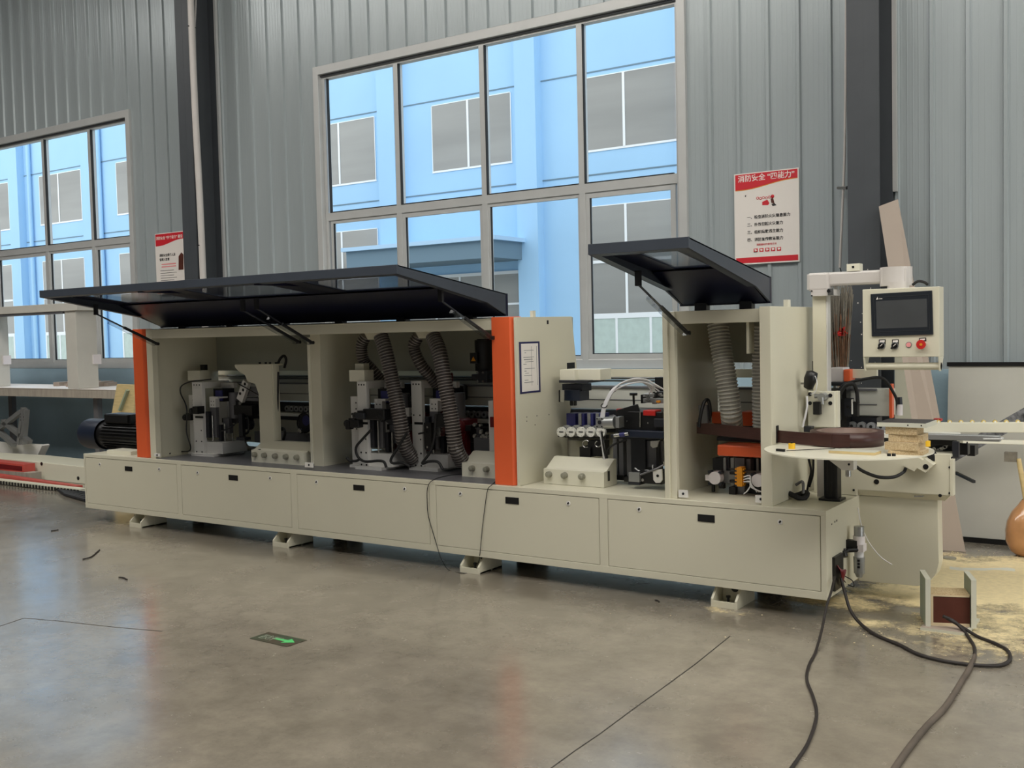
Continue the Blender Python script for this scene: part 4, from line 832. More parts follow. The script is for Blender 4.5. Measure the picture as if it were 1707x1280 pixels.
# tray
TC = Vector((-1.545, 5.185, .885)); TR = .40
b = MB('cream_pale'); b.cyl(TC-Vector((0, 0, .006)), TC, TR, n=72); tray = b.build('tape_tray', mc, .001, label='round cream tape tray')
b = MB('yellow'); q = aZ(1320, 748, .885); b.cyl(q, q+Vector((0, 0, .028)), .017, n=12).m('black').cyl(q+Vector((0, 0, .028)), q+Vector((0, 0, .036)), .007); b.build('guide_peg', tray, label='yellow guide peg')
b = MB('yellow'); q = aZ(1546, 744, .885); b.cyl(q, q+Vector((0, 0, .028)), .015, n=12).build('guide_peg', tray, label='yellow guide peg')
b = MB('black'); q = aZ(1301, 752, .886); b.bar(q+Vector((-.02, 0, .006)), q+Vector((.025, -.01, .006)), .012).bar(q+Vector((.03, 0, .004)), aZ(1418, 746, .889), .0035); 
for px in (1482, 1490): q = aZ(px, 760, .885); b.cyl(q, q+Vector((0, 0, .012)), .009, n=10)
b.build('tray_rod', tray)
b = MB('black'); q = aZ(1388, 833, TZ); b.box(q.x-.035, q.x+.035, q.y-.03, q.y+.04, TZ, .875).box(q.x-.06, q.x+.055, q.y-.05, q.y+.05, TZ, TZ+.012); [b.box(q.x-.035+.02*k, q.x-.03+.02*k, q.y-.034, q.y-.03, TZ+.02, .87) for k in range(4)]; b.build('tray_stand', mc, .002, label='black tray stand column')
b = MB('white_paint'); b.prism([aY(x, y, 5.40) for x, y in ((1382, 767), (1423, 767), (1423, 784), (1404, 784))], (0, .06, 0)); b.m('steel').cyl(aY(1414, 784, 5.43), aY(1414, 794, 5.43), .014, n=16).m('black').fdisc(1415, 774, 5.397, .006, .004); b.build('tray_bracket', mc, .002)
b = MB('pvc'); b.fb(1362, 765, 1373, 828, 5.6, .03); b.build('cable_duct', mc)
# left end motor
mb = MB('navy'); Z0 = aY(150, 722, 5.6).z; 
mb.lathe((-8.45, 5.6, Z0), [(0, 0), (.09, 0), (.128, .02), (.135, .05), (.135, .28)], (1, 0, 0), 36); mb.m('black').cyl((-8.17, 5.6, Z0), (-7.45, 5.6, Z0), .118, n=36)
for a in range(30):
    t = 2*PI*a/30; u_ = Vector((0, math.cos(t), math.sin(t))); mb.bar(Vector((-8.10, 5.6, Z0))+u_*.122, Vector((-7.6, 5.6, Z0))+u_*.122, .006, .018, u_)
mb.box(-8.08, -7.72, 5.52, 5.68, Z0+.11, Z0+.19).box(-8.06, -7.74, 5.5, 5.56, Z0+.12, Z0+.185); mb.box(-7.9, -7.5, 5.5, 5.7, TZ, Z0-.08)
mb.build('drive_motor', mc, .003, label='dark navy drive motor with fan cover')
b = MB('cream_pale'); p = aZ(196, 756, TZ); b.box(p.x-.1, p.x+.22, p.y-.03, p.y+.12, TZ, TZ+.03); b.m('ply').box(p.x-.25, p.x+.1, 5.75, 5.85, TZ, TZ+.05); b.build('shim_plates', mc)

# ================================================================== LOOSE THINGS
# tape roll with its tape running into the machine
RC = Vector((-1.612, 5.40, .8852)); RR = .182; RH = .072
tr = empty('edge_tape_roll', RC, 'roll of dark brown edge banding tape lying on the round tray', 'tape roll')
b = MB('tape_brown'); prof = [(.128, 0), (RR, 0), (RR, RH), (.15, RH)]
b.lathe(RC, prof, (0, 0, 1), 64).m('tape_edge').lathe(RC, [(.15, RH), (.128, RH), (.128, 0)], (0, 0, 1), 64); b.build('coil', tr)
b = MB('tape_brown'); z0 = RC.z+.005
tp = [RC+Vector(((RR+.002)*math.cos(a), (RR+.002)*math.sin(a), 0)) for a in [(-1.2-.12*k) for k in range(6)]]
tpath = tp+[Vector((-1.87, 5.275, 0)), Vector((-1.945, 5.298, 0)), Vector((-2.2, 5.40, 0)), Vector((-2.49, 5.50, 0))]
tpath = spline([Vector((p.x, p.y, z0)) for p in tpath], 5); n = len(tpath)
vs = []
for i, p in enumerate(tpath):
    d = (tpath[min(i+1, n-1)]-tpath[max(0, i-1)]).normalized(); nn_ = Vector((-d.y, d.x, 0))*.0012
    t = max(0, (-1.8-p.x)/.7)*.012
    vs += [p-nn_+Vector((0, 0, t)), p+nn_+Vector((0, 0, t)), p+nn_+Vector((0, 0, .064+t)), p-nn_+Vector((0, 0, .064+t))]
b.add(vs, [(4*i+k, 4*i+(k+1) % 4, 4*i+4+(k+1) % 4, 4*i+4+k) for i in range(n-1) for k in range(4)], False); b.build('loose_tape', tr)
# chipboard blocks
zz = .8855
bq = aZ(1508, 757, .886); xa, xb = aZ(1479, 757, .886).x, aZ(1534, 760, .886).x
bx = (xa+xb)/2; by = 5.10+.08
def block(x0, x1, y0, y1, z0, z1, rz, lab):
    b = MB('chip'); b.box(x0, x1, y0, y1, z0, z1, rz); b.m('chip_face').box(x0+.001, x1-.001, y0+.001, y1-.001, z1-.001, z1+.0008, rz)
    return b.thing('chipboard_block', lab, 'wood block', 'chipboard offcuts stacked on the tape tray')
p0 = aZ(1506, 758, .8855); W_ = .19
bx0, bx1 = aY(1478, 740, p0.y).x, aY(1533, 740, p0.y).x; by0 = p0.y
Hh = [0, .018, .056, .094, .130]
block(bx0+.005, bx1+.012, by0, by0+.13, .8858, .8858+.018, .04, 'thin chipboard offcut at the bottom of the stack on the tray')
block(bx0-.006, bx1-.006, by0-.004, by0+.13, .8858+.0205, .8858+.056, -.05, 'chipboard offcut second from the bottom of the tray stack')
block(bx0+.004, bx1+.010, by0+.006, by0+.14, .8858+.0585, .8858+.092, .06, 'chipboard offcut third from the bottom of the tray stack')
block(bx0-.004, bx1-.010, by0-.001, by0+.12, .8858+.0945, .8858+.1285, -.02, 'chipboard offcut directly under the white drilled board')
b = MB('melamine'); zt_ = .8858+.130; xa = aY(1463, 703, by0).x; xb = aY(1545, 703, by0).x
b.box(xa, xb, by0-.01, by0+.20, zt_, zt_+.020); b.m('dark_metal').box(xa+.004, xb-.004, by0-.006, by0+.196, zt_+.020, zt_+.0212); b.m('black'); [b.cyl((x, by0-.0105, zt_+.010), (x, by0-.009, zt_+.010), .0035, n=10) for x in (xa+.14, xa+.2)]
b.thing('drilled_board', 'white edged board with dark top resting on the chipboard stack', 'board')
p = aZ(1424, 757, .886); b = MB('ply'); b.box(p.x-.12, p.x+.10, p.y-.005, p.y+.09, .8858, .8858+.012, -.05); b.m('melamine').box(p.x-.119, p.x+.099, p.y-.004, p.y+.089, .8975, .8985, -.05)
b.thing('sample_board', 'thin pale board lying flat at the front of the tray', 'board')
# hanging wire in front of doors
yw = FY-.006
P = [aZ(781, 789, TZ+.004), aZ(745, 793, TZ+.004), aZ(722, 800, TZ+.004)]+[aY(x, y, yw) for x, y in ((713, 812), (712, 835), (714, 860), (721, 885), (727, 905))]+[aZ(735, 930, .08), aZ(748, 950, .003), aZ(770, 955, .003), aZ(785, 953, .003)]
P += [aZ(797, 938, .06)]+[aY(x, y, yw) for x, y in ((800, 922), (804, 880), (809, 840), (813, 816))]+[aZ(820, 808, TZ+.004), aZ(827, 801, TZ+.004)]
MB('rubber').tube(spline(P, 8), .0024, 6).thing('wire', 'thin black wire looping down the doors to the floor beside the foot', 'wire')
# power cables
P = [aX(1391, 962, -1.64), aX(1386, 985, -1.62), aZ(1378, 1010, .12), aZ(1371, 1045, .05), aZ(1360, 1085, .008)]+[aZ(x, y, .007) for x, y in ((1348, 1110), (1345, 1133), (1355, 1160), (1361, 1185), (1358, 1208), (1346, 1240), (1330, 1265), (1312, 1290))]
MB('cable').tube(spline(P, 8), .0065, 8).thing('power_cable', 'black cable running forward from the gland to the front floor', 'cable')
P = [aX(1402, 964, -1.63), aZ(1409, 990, .13), aZ(1418, 1018, .06), aZ(1435, 1040, .015)]+[aZ(x, y, .009) for x, y in ((1460, 1058), (1500, 1075), (1530, 1090), (1570, 1101), (1620, 1108), (1665, 1109), (1683, 1100), (1680, 1085), (1660, 1073), (1632, 1062))]+[aZ(1605, 1046, .03), aZ(1592, 1038, .05), aZ(1578, 1030, .07)]
MB('cable').tube(spline(P, 8), .0085, 8).thing('power_cable', 'thick dark cable looping across the floor to the wooden box', 'cable')
P = [aZ(1572, 1027, .08), aZ(1588, 1034, .06), aZ(1603, 1047, .03)]+[aZ(x, y, .009) for x, y in ((1613, 1060), (1624, 1078), (1625, 1092))]
P2 = [aZ(x, y, .009) for x, y in ((1625, 1092), (1617, 1112), (1605, 1132), (1585, 1165), (1570, 1185), (1545, 1210), (1518, 1243), (1500, 1268), (1484, 1292))]
S2 = spline(P2, 8); m = MB('cable').tube(spline(P, 8), .008, 8); m.m('dusty_cable').tube(S2, .01, 8, [.008+.004*min(1, k/8) for k in range(len(S2))]); m.thing('power_cable', 'dusty grey cable from the wooden box to the bottom right floor', 'cable')
P = [aX(1403, 963, -1.64), aZ(1412, 973, .12), aZ(1423, 978, .12), aZ(1421, 968, .15), aZ(1408, 960, .18)]
MB('rubber').tube(spline(P, 6), .003, 6).build('cable', mc)
# wooden cable box on floor
p = aZ(1530, 1055, 0); xa, xb = p.x, aZ(1606, 1062, 0).x; ya = 5.30
r = empty('wooden_cable_box', (-1.13, 5.4, 0), 'small wooden box with two upright side boards sitting on the floor', 'wooden box')
MB('melamine').box(xa, xb+.015, ya-.02, ya+.28, 0, .016).m('mdf').box(xa+.002, xb-.002, ya-.018, ya+.278, .0158, .0166).build('base_board', r)
pv = (-1.13, ya+.13, .1); RZ = .36; hw = .104; yb = ya+.045
def wb(m, x0, x1, y0, y1, z0, z1): return m.box(x0, x1, y0, y1, z0, z1, rz=RZ, piv=pv)
for sx in (-1, 1):
    xc = pv[0]+sx*hw; m = wb(MB('melamine_green'), xc-.011, xc+.011, yb, yb+.19, .0165, .25); wb(m.m('melamine'), xc-.0115, xc+.0115, yb-.004, yb, .0165, .2505); wb(m, xc-.0115, xc+.0115, yb, yb+.19, .25, .252).build('side_board', r)
m = MB('wood_dark'); wb(m, pv[0]-.09, pv[0]+.09, yb+.02, yb+.15, .0165, .17); wb(m.m('chip'), pv[0]-.09, pv[0]+.09, yb+.02, yb+.15, .17, .174)
wb(m.m('chip_face'), pv[0]-.088, pv[0]+.088, yb+.017, yb+.02, .0165, .03); wb(m, pv[0]-.088, pv[0]+.088, yb+.017, yb+.02, .162, .17); wb(m, pv[0]-.088, pv[0]-.078, yb+.017, yb+.02, .03, .162)
m.build('centre_block', r, label='dark brown chipboard core')
# taupe plank
b = MB('mdf'); A0 = aZ(1580, 916, .003); A1 = aZ(1602, 913, .003); B0 = aY(1465, 345, 7.47); B1 = aY(1497, 333, 7.55)
A0 = Vector((-1.60, 7.22, 0)); A1 = Vector((-1.40, 7.26, 0))
B0 = aY(1465, 345, 7.46); B1 = aY(1497, 333, 7.55)
n_ = (A1-A0).cross(B0-A0).normalized()*.018
b.prism([A0, A1, B1, B0], n_ if n_.y < 0 else -n_); b.thing('leaning_plank', 'long taupe board leaning against the steel column behind the control panel', 'plank')
# big sheet with black edges
s_ = empty('metal_sheet', (-.5, 7.6, 0), 'large pale grey sheet with black edges leaning low on the right wall', 'sheet')
b = MB('sheet_metal'); b.prism([(-1.60, 7.60, .03), (.9, 7.60, .03), (.9, 7.74, 1.2), (-1.60, 7.74, 1.2)], (0, .02, 0)); b.build('face', s_)
b = MB('black'); b.box(-1.61, .9, 7.585, 7.63, 0, .035).box(-1.61, .9, 7.73, 7.77, 1.195, 1.222); b.build('edging', s_, label='black edge strip')
b = MB('marble')
P = [(1560, 787), (1645, 740), (1720, 700), (1720, 672), (1660, 706), (1600, 742), (1560, 766)]
b.prism([aY(x, y, 7.45) for x, y in P], (0, .02, 0)); b.thing('marble_offcut', 'dark speckled marble look strip leaning diagonally on the grey sheet', 'stone strip')
MB('sheet_cream').box(-1.96, -1.8, 7.72, 7.74, .0, 1.32).thing('sheet_offcut', 'narrow pale panel standing beside the column behind the taupe board', 'panel')
# twig broom
br = empty('twig_broom', (-2.35, 7.3, 0), 'large twig broom standing bristles up beside the dark steel column', 'broom')
def broom():
    b = MB('twig'); c0 = aY(1402, 612, 7.2); 
    for k in range(230):
        t = random.random(); u_ = random.random(); s0 = random.uniform(-1, 1); dy = random.uniform(-.08, .08)
        bx_ = 1400+s0*7; tx = 1400+s0*19+random.uniform(-5, 5); zt_ = random.choice((500, 478, 490, 520, 540, 560))+random.uniform(-12, 12)
        b.m('twig' if zt_ > 505 else 'twig_grey')
        mx_ = (bx_+tx)/2+random.uniform(-3, 3)
        P = [aY(bx_, 660, 7.2+dy), aY(mx_, 600, 7.2+dy), aY(tx, zt_, 7.2+dy*1.5)]
        b.tube(P, .0028, 4)
    b.build('twigs', br)
    b = MB('red_part'); 
    for k in range(18): b.bar(aY(random.uniform(1396, 1410), random.uniform(545, 560), 7.1), aY(random.uniform(1396, 1412), random.uniform(545, 560), 7.1), .008)
    b.tube([aY(1402+11*math.cos(t), 556+1.5*math.sin(t), 7.2+.1*math.sin(t)) for t in [k*.52 for k in range(13)]], .008); b.build('binding', br, label='red plastic binding')
    q = aY(1400, 660, 7.2); MB('ply').cyl((q.x, 7.2, 0), (q.x, 7.2, q.z+.1), .016).build('handle', br)
broom()
# amber wrapped object at right edge
r = empty('wrapped_bundle', (-.73, 7.0, 0), 'shiny amber plastic wrapped bundle with wooden handle at the right edge', 'bundle')
c_ = aZ(1712, 926, 0); b = MB('amber'); b.lathe((c_.x, c_.y, 0), [(0, 0), (.06, .0), (.10, .03), (.125, .09), (.128, .16), (.118, .22), (.09, .28), (.05, .33), (.03, .36)]); b.build('wrapped_base', r)
b = MB('ply'); b.cyl((c_.x-.0, c_.y, .33), (c_.x-.05, c_.y, .62), .018, .015); b.m('twig_grey').box(c_.x-.13, c_.x-.06, c_.y-.02, c_.y+.02, .60, .66); b.build('handle', r)
# paper strip on floor
P = [(1583, 944), (1600, 946), (1640, 947), (1680, 946), (1692, 948)]
b = MB('paper'); q = [aZ(x, y, .006) for x, y in P]; q2 = [aZ(x, y+5, .002) for x, y in P]; n = len(P); b.add(q+q2, [(i, i+1, n+i+1, n+i) for i in range(n-1)]); b.thing('paper_strip', 'crumpled white strip lying on the floor near the grey sheet', 'paper')
c_ = aZ(1583, 932, 0); MB('knob_grey').cyl(c_, c_+Vector((0, 0, .012)), .04, n=20).thing('metal_disc', 'small flat grey disc on the floor behind the infeed end', 'disc')
# floor exit sign
sg = empty('floor_sign', aZ(465, 1064, 0), 'dark floor sticker with a bright green arrow', 'floor sign')
Q = [aZ(416, 1064, .0015), aZ(447, 1053.5, .0015), aZ(512, 1067, .0015), aZ(478, 1078, .0015)]
MB('sign_base').prism(Q, (0, 0, .001)).build('sticker', sg)
def SP(u, v): return Q[0].lerp(Q[3], u).lerp(Q[1].lerp(Q[2], u), v)   # u along arrow, v across
b = MB('green_glow'); b.prism([SP(u, v)+Vector((0, 0, .0012)) for u, v in ((.42, .42), (.72, .42), (.72, .22), (.93, .52), (.72, .8), (.72, .60), (.42, .60))], (0, 0, .0006)); b.build('arrow', sg, label='bright green arrow')
ux = (Q[3]-Q[0]).normalized(); uy = (Q[1]-Q[0]).normalized()
L0 = SP(.04, .18)+Vector((0, 0, .0015)); text('lettering', '安全出口', SP(.1, .5)+Vector((0, 0, .0015)), ux, uy, .034, 'sign_grey', sg); text('lettering', 'EXIT', SP(.1, .22)+Vector((0, 0, .0015)), ux, uy, .05, 'sign_grey', sg)
# floor debris
for i, (P, lab) in enumerate((([(138, 932), (152, 928), (162, 920), (166, 916)], 'thin curled black twig on the bright floor'), ([(198, 962), (206, 963), (212, 966)], 'short black scrap on the floor left of the sign'), ([(85, 885), (92, 884), (97, 883)], 'small dark sliver on the floor near the far left'), ([(1092, 1000), (1096, 1001), (1099, 1003)], 'tiny dark chip on the floor left of the last foot'))):
    MB('speck').tube(spline([aZ(x, y, .005) for x, y in P], 4), .0045, 6).thing('floor_scrap', lab, 'scrap')
# sawdust
def sawdust():
    import mathutils
    x0, x1, y0, y1 = -2.9, .5, 4.6, 7.55; N, M = 110, 96; vs = []; cov = []
    def cover(x, y):
        c = 0
        for cx, cy_, rx, ry, a in ((-1.05, 6.5, 1.0, .85, 1.0), (-1.35, 5.95, .5, .32, .9), (-1.75, 5.62, .35, .2, .8), (-.9, 5.5, .6, .7, .62), (-1.45, 5.28, .28, .12, .55), (-2.2, 5.15, .3, .08, .42), (-.4, 6.6, .8, .7, .8), (-1.0, 5.1, .5, .14, .5)):
            c = max(c, a*max(0, 1-((x-cx)/rx)**2-((y-cy_)/ry)**2)**.6 if ((x-cx)/rx)**2+((y-cy_)/ry)**2 < 1 else 0)
        return c
    for j_ in range(M+1):
        for i in range(N+1):
            x = x0+(x1-x0)*i/N; y = y0+(y1-y0)*j_/M; c = cover(x, y); h = .0012+.004*c*(.5+noise.noise(Vector((x*9, y*9, 0)))); vs.append((x, y, max(.0012, h))); cov.append(c)
    fs = [(j_*(N+1)+i, j_*(N+1)+i+1, (j_+1)*(N+1)+i+1, (j_+1)*(N+1)+i) for j_ in range(M) for i in range(N)]
    keep = [f for f in fs if max(cov[k] for k in f) > 0]
    b = MB('sawdust'); b.add(vs, keep, True); nb = len(vs)
    fl = []
    for k in range(5200):
        x = random.uniform(x0, x1); y = random.uniform(y0, y1); c = cover(x, y)
        if random.random() > c*.9+.02: continue
        q = random.uniform(.0015, .006); a = random.random()*PI; dx, dy = math.cos(a)*q, math.sin(a)*q; z = .004+.004*c
        b.add([(x-dx, y-dy, z), (x+dy, y-dx, z+.001), (x+dx, y+dy, z), (x-dy, y+dx, z+.001)], [(0, 1, 2, 3)])
    o = b.build('sawdust'); a = o.data.attributes.new('cover', 'FLOAT', 'POINT')
    vals = [(.62*c-.06) if c > 0 else -1 for c in cov]+[1.0]*(len(b.v)-nb)
    # map cover so that dense areas are solid and fringes are speckled
    a.data.foreach_set('value', [v if v == 1.0 else v for v in vals]); tag(o, 'pale yellow sawdust scattered on the floor around the infeed end', 'sawdust', kind='stuff')
sawdust()

# ================================================================== WALL THINGS
def poster(name, x0, x1, z0, z1, lab, rot=0):
    r = empty(name, (x0, 7.87, z0), lab, 'poster'); b = MB('poster_white'); b.box(x0, x1, 7.868, 7.874, z0, z1); b.build('board', r); return r
px0, px1, pz0, pz1 = -3.215, -2.695, 1.99, 2.70
Wp, Hp = px1-px0, pz1-pz0
ps = poster('fire_safety_poster', px0, px1, pz0, pz1, 'red and white fire safety poster on the wall right of the large window')
def pp(u, v, d=.0): return Vector((px0+Wp*u, 7.8675-d, pz1-Hp*v))
def wave(N=16): return [(.02+.96*k/N, .165-.035*math.sin((k/N-.25)*PI*1.15)*2.0+.0) for k in range(N+1)]
wv = [(u, .105+.075*(1-(1-math.cos(PI*min(1, max(0, (u-.1)/.85))))/2)) for u in [.02+.96*k/20 for k in range(21)]]
b = MB('poster_red'); b.prism([pp(.02, .012), pp(.98, .012)]+[pp(u, v) for u, v in reversed(wv)], (0, -.0008, 0)); b.build('header_band', ps); MB('poster_red').prism([pp(.02, .925), pp(.98, .925), pp(.98, .985), pp(.02, .985)], (0, -.0008, 0)).build('footer_band', ps)
b = MB('amber_block'); 
for (u0, v0), (u1, v1) in zip(wv, wv[1:]): b.quad(pp(u0, v0, .0006), pp(u1, v1, .0006), pp(u1, v1+.008, .0006), pp(u0, v0+.008, .0006))
b.build('curve_line', ps)
RX, UZ = (1, 0, 0), (0, 0, 1)
text('title', '消防安全 “四能力”', pp(.5, .088, .001), RX, UZ, .056, 'poster_white', ps, align='CENTER', bold=.0008)
for k, t in enumerate(('一、检查消除火灾隐患能力', '二、扑救初起火灾能力', '三、组织疏散逃生能力', '四、消防宣传教育能力')):
    text('text_line', t, pp(.2, .502+.082*k, .001), RX, UZ, .029, 'ink', ps, bold=.0004)
text('text_line', '消防器材的使用方法', pp(.5, .80, .001), RX, UZ, .018, 'poster_red', ps, align='CENTER')
b = MB('poster_red')
for k in range(5): u = .33+.09*k; b.prism([pp(u-.032, .832), pp(u+.032, .832), pp(u+.032, .872), pp(u-.032, .872)], (0, -.0008, 0))
b.m('poster_white')
for k in range(5): u = .33+.09*k; b.prism([pp(u-.02, .838, .001), pp(u+.01+.003*k, .84, .001), pp(u+.02, .855, .001), pp(u-.012, .864, .001)], (0, -.0004, 0))
b.m('ink').prism([pp(.3, .866, .001), pp(.355, .866, .001), pp(.355, .873, .001), pp(.3, .873, .001)], (0, -.0004, 0)); b.build('pictograms', ps)
b = MB('poster_red')
for k in range(5): b.lathe(pp(.37+.045*k, .285+.006*(k % 2), .0005), [(.011, 0), (.011, .0008), (.007, .0008)], (0, -1, 0), 14)
b.prism([pp(.44, .33), pp(.52, .31), pp(.55, .35), pp(.53, .37), pp(.44, .365)], (0, -.0008, 0)); b.m('wood_dark').prism([pp(.57, .30), pp(.61, .30), pp(.63, .36), pp(.58, .35)], (0, -.0008, 0)); b.m('ink').prism([pp(.58, .36), pp(.63, .355), pp(.66, .38), pp(.60, .385)], (0, -.0008, 0)); b.m('poster_red').lathe(pp(.6, .28, .0005), [(0, .001), (.014, .001), (.014, 0)], (0, -1, 0), 14)
b.m('ink').prism([pp(.165, .25), pp(.19, .235), pp(.185, .262)], (0, -.0008, 0)).build('illustration', ps)
# left poster
px0, px1, pz0, pz1 = -10.40, -9.88, 2.04, 2.75
ps = poster('fire_safety_poster', px0, px1, pz0, pz1, 'red and white notice partly hidden beside the left steel column')
b = MB('poster_red'); b.prism([pp(.02, .012), pp(.98, .012)]+[pp(u, v*1.15) for u, v in reversed(wv)], (0, -.0008, 0)); b.build('header_band', ps); MB('poster_red').prism([pp(.02, .925), pp(.98, .925), pp(.98, .985), pp(.02, .985)], (0, -.0008, 0)).build('footer_band', ps)
text('title', '消防安全 “四个能力” 建设', pp(.5, .1, .001), RX, UZ, .042, 'poster_white', ps, align='CENTER', bold=.0006)
text('text_line', '消防安全责任人及', pp(.14, .38, .001), RX, UZ, .036, 'ink', ps, bold=.0005); text('text_line', '管理人职责', pp(.14, .45, .001), RX, UZ, .036, 'ink', ps, bold=.0005)
b = MB('poster_pink'); [b.prism([pp(.2, .5+.04*k), pp(.7, .5+.04*k), pp(.7, .52+.04*k), pp(.2, .52+.04*k)], (0, -.0006, 0)) for k in range(2)]
b.m('ink'); [b.prism([pp(.15, .61+.04*k), pp(.62+.1*(k % 2), .61+.04*k), pp(.62+.1*(k % 2), .617+.04*k), pp(.15, .617+.04*k)], (0, -.0006, 0)) for k in range(6)]; b.build('small_print', ps)
b = MB('wood_dark'); b.prism([pp(.8, .4), pp(.9, .34), pp(.97, .38), pp(.95, .62), pp(.78, .62)], (0, -.0008, 0)).build('illustration', ps)
# pipes
b = MB('pvc'); b.tube(spline([aX(x, y, -9.165) for x, y in ((316, -60), (320, 60), (326, 200), (333, 330), (339, 470), (344, 600))], 5), .036, 14)
b.tube(spline([aX(x, y, -9.17) for x, y in ((328, -60), (326, 20), (325, 60), (329, 180), (334, 320))], 5), .008, 8)
b.m('black'); [b.cyl(aX(x, y, -9.165)-Vector((0, .06, 0)), aX(x, y, -9.165)+Vector((0, .04, 0)), .006) for x, y in ((321, 45), (336, 409))]; b.thing('drain_pipe', 'tall off white pipe strapped to the left steel column', 'pipe')
b = MB('pvc'); b.tube(spline([aY(x, y, 7.83) for x, y in ((1411, -40), (1410, 100), (1408, 250), (1405, 330), (1402, 400), (1400, 446))], 5), .010, 8); b.m('steel').cyl(aY(1397, 313, 7.85), aY(1412, 313, 7.8), .012); b.m('black').tube([aY(1400, 446, 7.83), aY(1402, 452, 7.83), aY(1403, 470, 7.84)], .004, 6); b.thing('conduit_pipe', 'thin white conduit hanging beside the right steel column', 'pipe')
MB('frame_alu').bar((-1.985, 7.86, 2.45), (-1.985, 7.86, 7), .03).bar((-9.195, 7.86, 1.2), (-9.195, 7.86, 7), .03).build('trim_2', kind='structure')

# ================================================================== LEFT BACKGROUND
bn = empty('work_bench', (-12, 7.2, 0), 'long pale workbench under the left window', 'bench')
MB('bench_wood').box(-15, -9.98, 7.0, 7.75, .875, .97).m('poster_white').box(-15, -9.99, 6.995, 7.7, .97, .978).build('bench_top', bn, .003)
for x in (-10.6, -13.2): MB('grey_metal').box(x, x+.08, 7.1, 7.16, 0, .875).box(x, x+.08, 7.6, 7.66, 0, .875).build('leg', bn)
g = empty('machine_frame', (-11.5, 7.2, .978), 'pale grey upright frame standing on the workbench before the left window', 'frame')
MB('plaster').box(-10.92, -10.71, 7.0, 7.26, .98, 1.86).build('upright', g, .004)
MB('plaster').box(-12.8, -12.572, 7.0, 7.28, .98, 1.86).build('upright', g, .004)
MB('plaster').box(-12.85, -10.65, 6.98, 7.28, 1.861, 1.95).m('grey_metal').box(-12.56, -10.95, 6.99, 7.1, 1.835, 1.86).build('crossbeam', g, .004)
MB('white_plastic').box(-10.71, -10.69, 7.19, 7.29, 1.25, 1.36).build('switch_plate', g); MB('white_plastic').box(-12.572, -12.552, 7.19, 7.29, 1.25, 1.36).build('switch_plate', g)
b = MB('mdf')
for k in range(26): x = -12+random.random()*1.0; b.box(x, x+.06+.08*random.random(), 7.3+.3*random.random(), 7.65, .979, .99+.05*random.random(), rz=random.random())
b.thing('offcut_pile', 'low pile of offcuts on the workbench below the left window', 'offcuts', kind='stuff')
b = MB('mdf'); [b.box(-10.2+.03*k, -10.14+.03*k, 7.35, 7.6, .979, .99+.03*random.random(), rz=random.random()*.6) for k in range(6)]; b.thing('offcut_pile', 'few offcuts at the right end of the workbench', 'offcuts', kind='stuff')
# plywood board behind motor
P = [(195, 640), (226, 641), (222, 701), (186, 690)]; b = MB('ply'); b.prism([aY(x, y, 6.6) for x, y in P], (0, .02, 0)); b.prism([aY(x, y, 6.62) for x, y in ((186, 690), (222, 701), (222, 780), (188, 780))], (0, .02, 0)); b.m('melamine_green').bar(aY(214, 650, 6.59), aY(201, 684, 6.59), .05, .02)
q = b.thing('plywood_board', 'yellowish plywood board with green strip behind the navy motor', 'board')
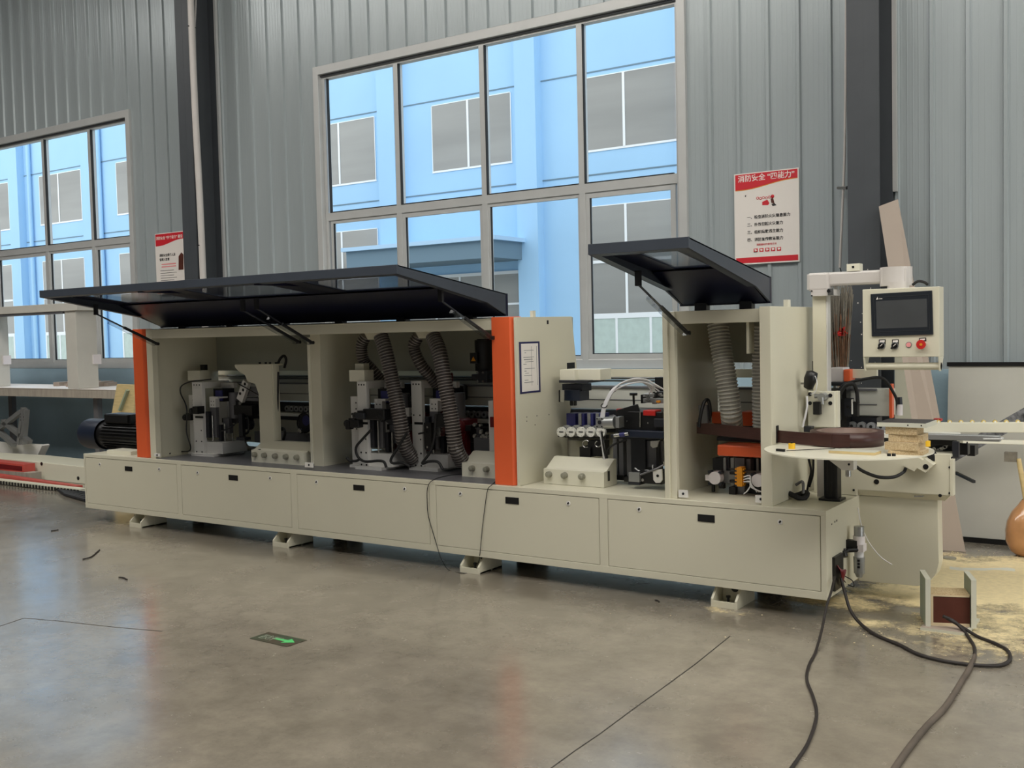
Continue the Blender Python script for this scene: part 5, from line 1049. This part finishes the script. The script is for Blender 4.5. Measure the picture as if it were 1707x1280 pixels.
# aluminium frame under bench
fr = MB('alu'); 
for a, c in (((-5, 718), (36, 686)), ((40, 680), (33, 740)), ((5, 702), (50, 737)), ((-5, 715), (24, 742)), ((44, 683), (39, 740))): fr.bar(aY(*a, 6.95), aY(*c, 6.95), .06, .05)
fr.m('black'); [fr.fdisc(34+5*(k % 2), 690+5*(k//2), 6.92, .01, .01, 8) for k in range(6)]
fr.thing('aluminium_frame', 'crossed aluminium profiles leaning under the left bench', 'frame')
b = MB('white_paint'); b.prism([aY(x, y, 7.04) for x, y in ((-40, 734), (68, 741), (55, 769), (-40, 760))], (0, .03, 0)); b.prism([aY(x, y, 7.04) for x, y in ((68, 741), (70, 743), (57, 771), (55, 769))], (0, .1, 0))
b.thing('white_cover_panel', 'white cover panel leaning under the bench at the far left', 'panel')
b = MB('sheet_cream'); b.prism([(-12.6, 6.55, 0), (-9.2, 6.55, 0), (-9.2, 6.55, .14), (-9.5, 6.55, .18), (-11.3, 6.55, .20), (-12.6, 6.55, .18)], (0, .42, 0)); b.m('black').fdisc(69, 773, 6.545, .02, .004, 10).fdisc(130, 797, 6.545, .02, .004); b.thing('cream_housing', 'low cream machine housing lying on the floor left of the cabinet', 'housing', bevel=.01)
p0_ = aZ(-30, 778, .16); p1_ = aZ(49, 785, .16)
b = MB('red_channel'); A_, B_ = aY(-40, 770, 6.4), aY(49, 780, 6.45); b.bar(A_, B_, .14, .09, (0, 0, 1)); b.m('dark_red').bar(A_+Vector((0, -.072, 0)), B_+Vector((-.02, -.072, 0)), .004, .05, (0, 0, 1)); b.thing('red_channel', 'thick red steel channel on the floor at the far left', 'channel')
A_, B_ = aY(-40, 787, 6.25), aY(132, 812, 6.25); b = MB('red_channel'); b.bar(A_, B_, .08, .03, (0, 0, 1)); b.thing('red_rail', 'long thin red rail lying above the slotted strip', 'rail')
A_, B_ = aY(-40, 797, 6.15), aY(140, 818, 6.15); b = MB('sheet_cream'); b.bar(A_, B_, .09, .04, (0, 0, 1)); b.m('gap'); dd = B_-A_
for k in range(36): t = (k+.5)/36; c_ = A_.lerp(B_, t)+Vector((0, -.047, -.006)); b.box(c_.x-.013, c_.x+.013, c_.y-.008, c_.y+.006, c_.z-.014, c_.z+.0185)
so_ = b.thing('slotted_strip', 'cream slotted rack strip lying on the floor left of the machine', 'strip')
b = MB('bench_wood'); b.box(-12.4, -10.7, 6.36, 6.5, 0, .1); b.thing('timber_bearer', 'low timber bearer under the thick red channel', 'timber')
b = MB('dark_metal')
for k in range(5): b.bar(aZ(95+3*k, 815+2*k, .02), aZ(143, 821+3*k, .02), .03, .02)
b.thing('metal_bars', 'bundle of dark metal bars on the floor beside the cabinet end', 'bars')
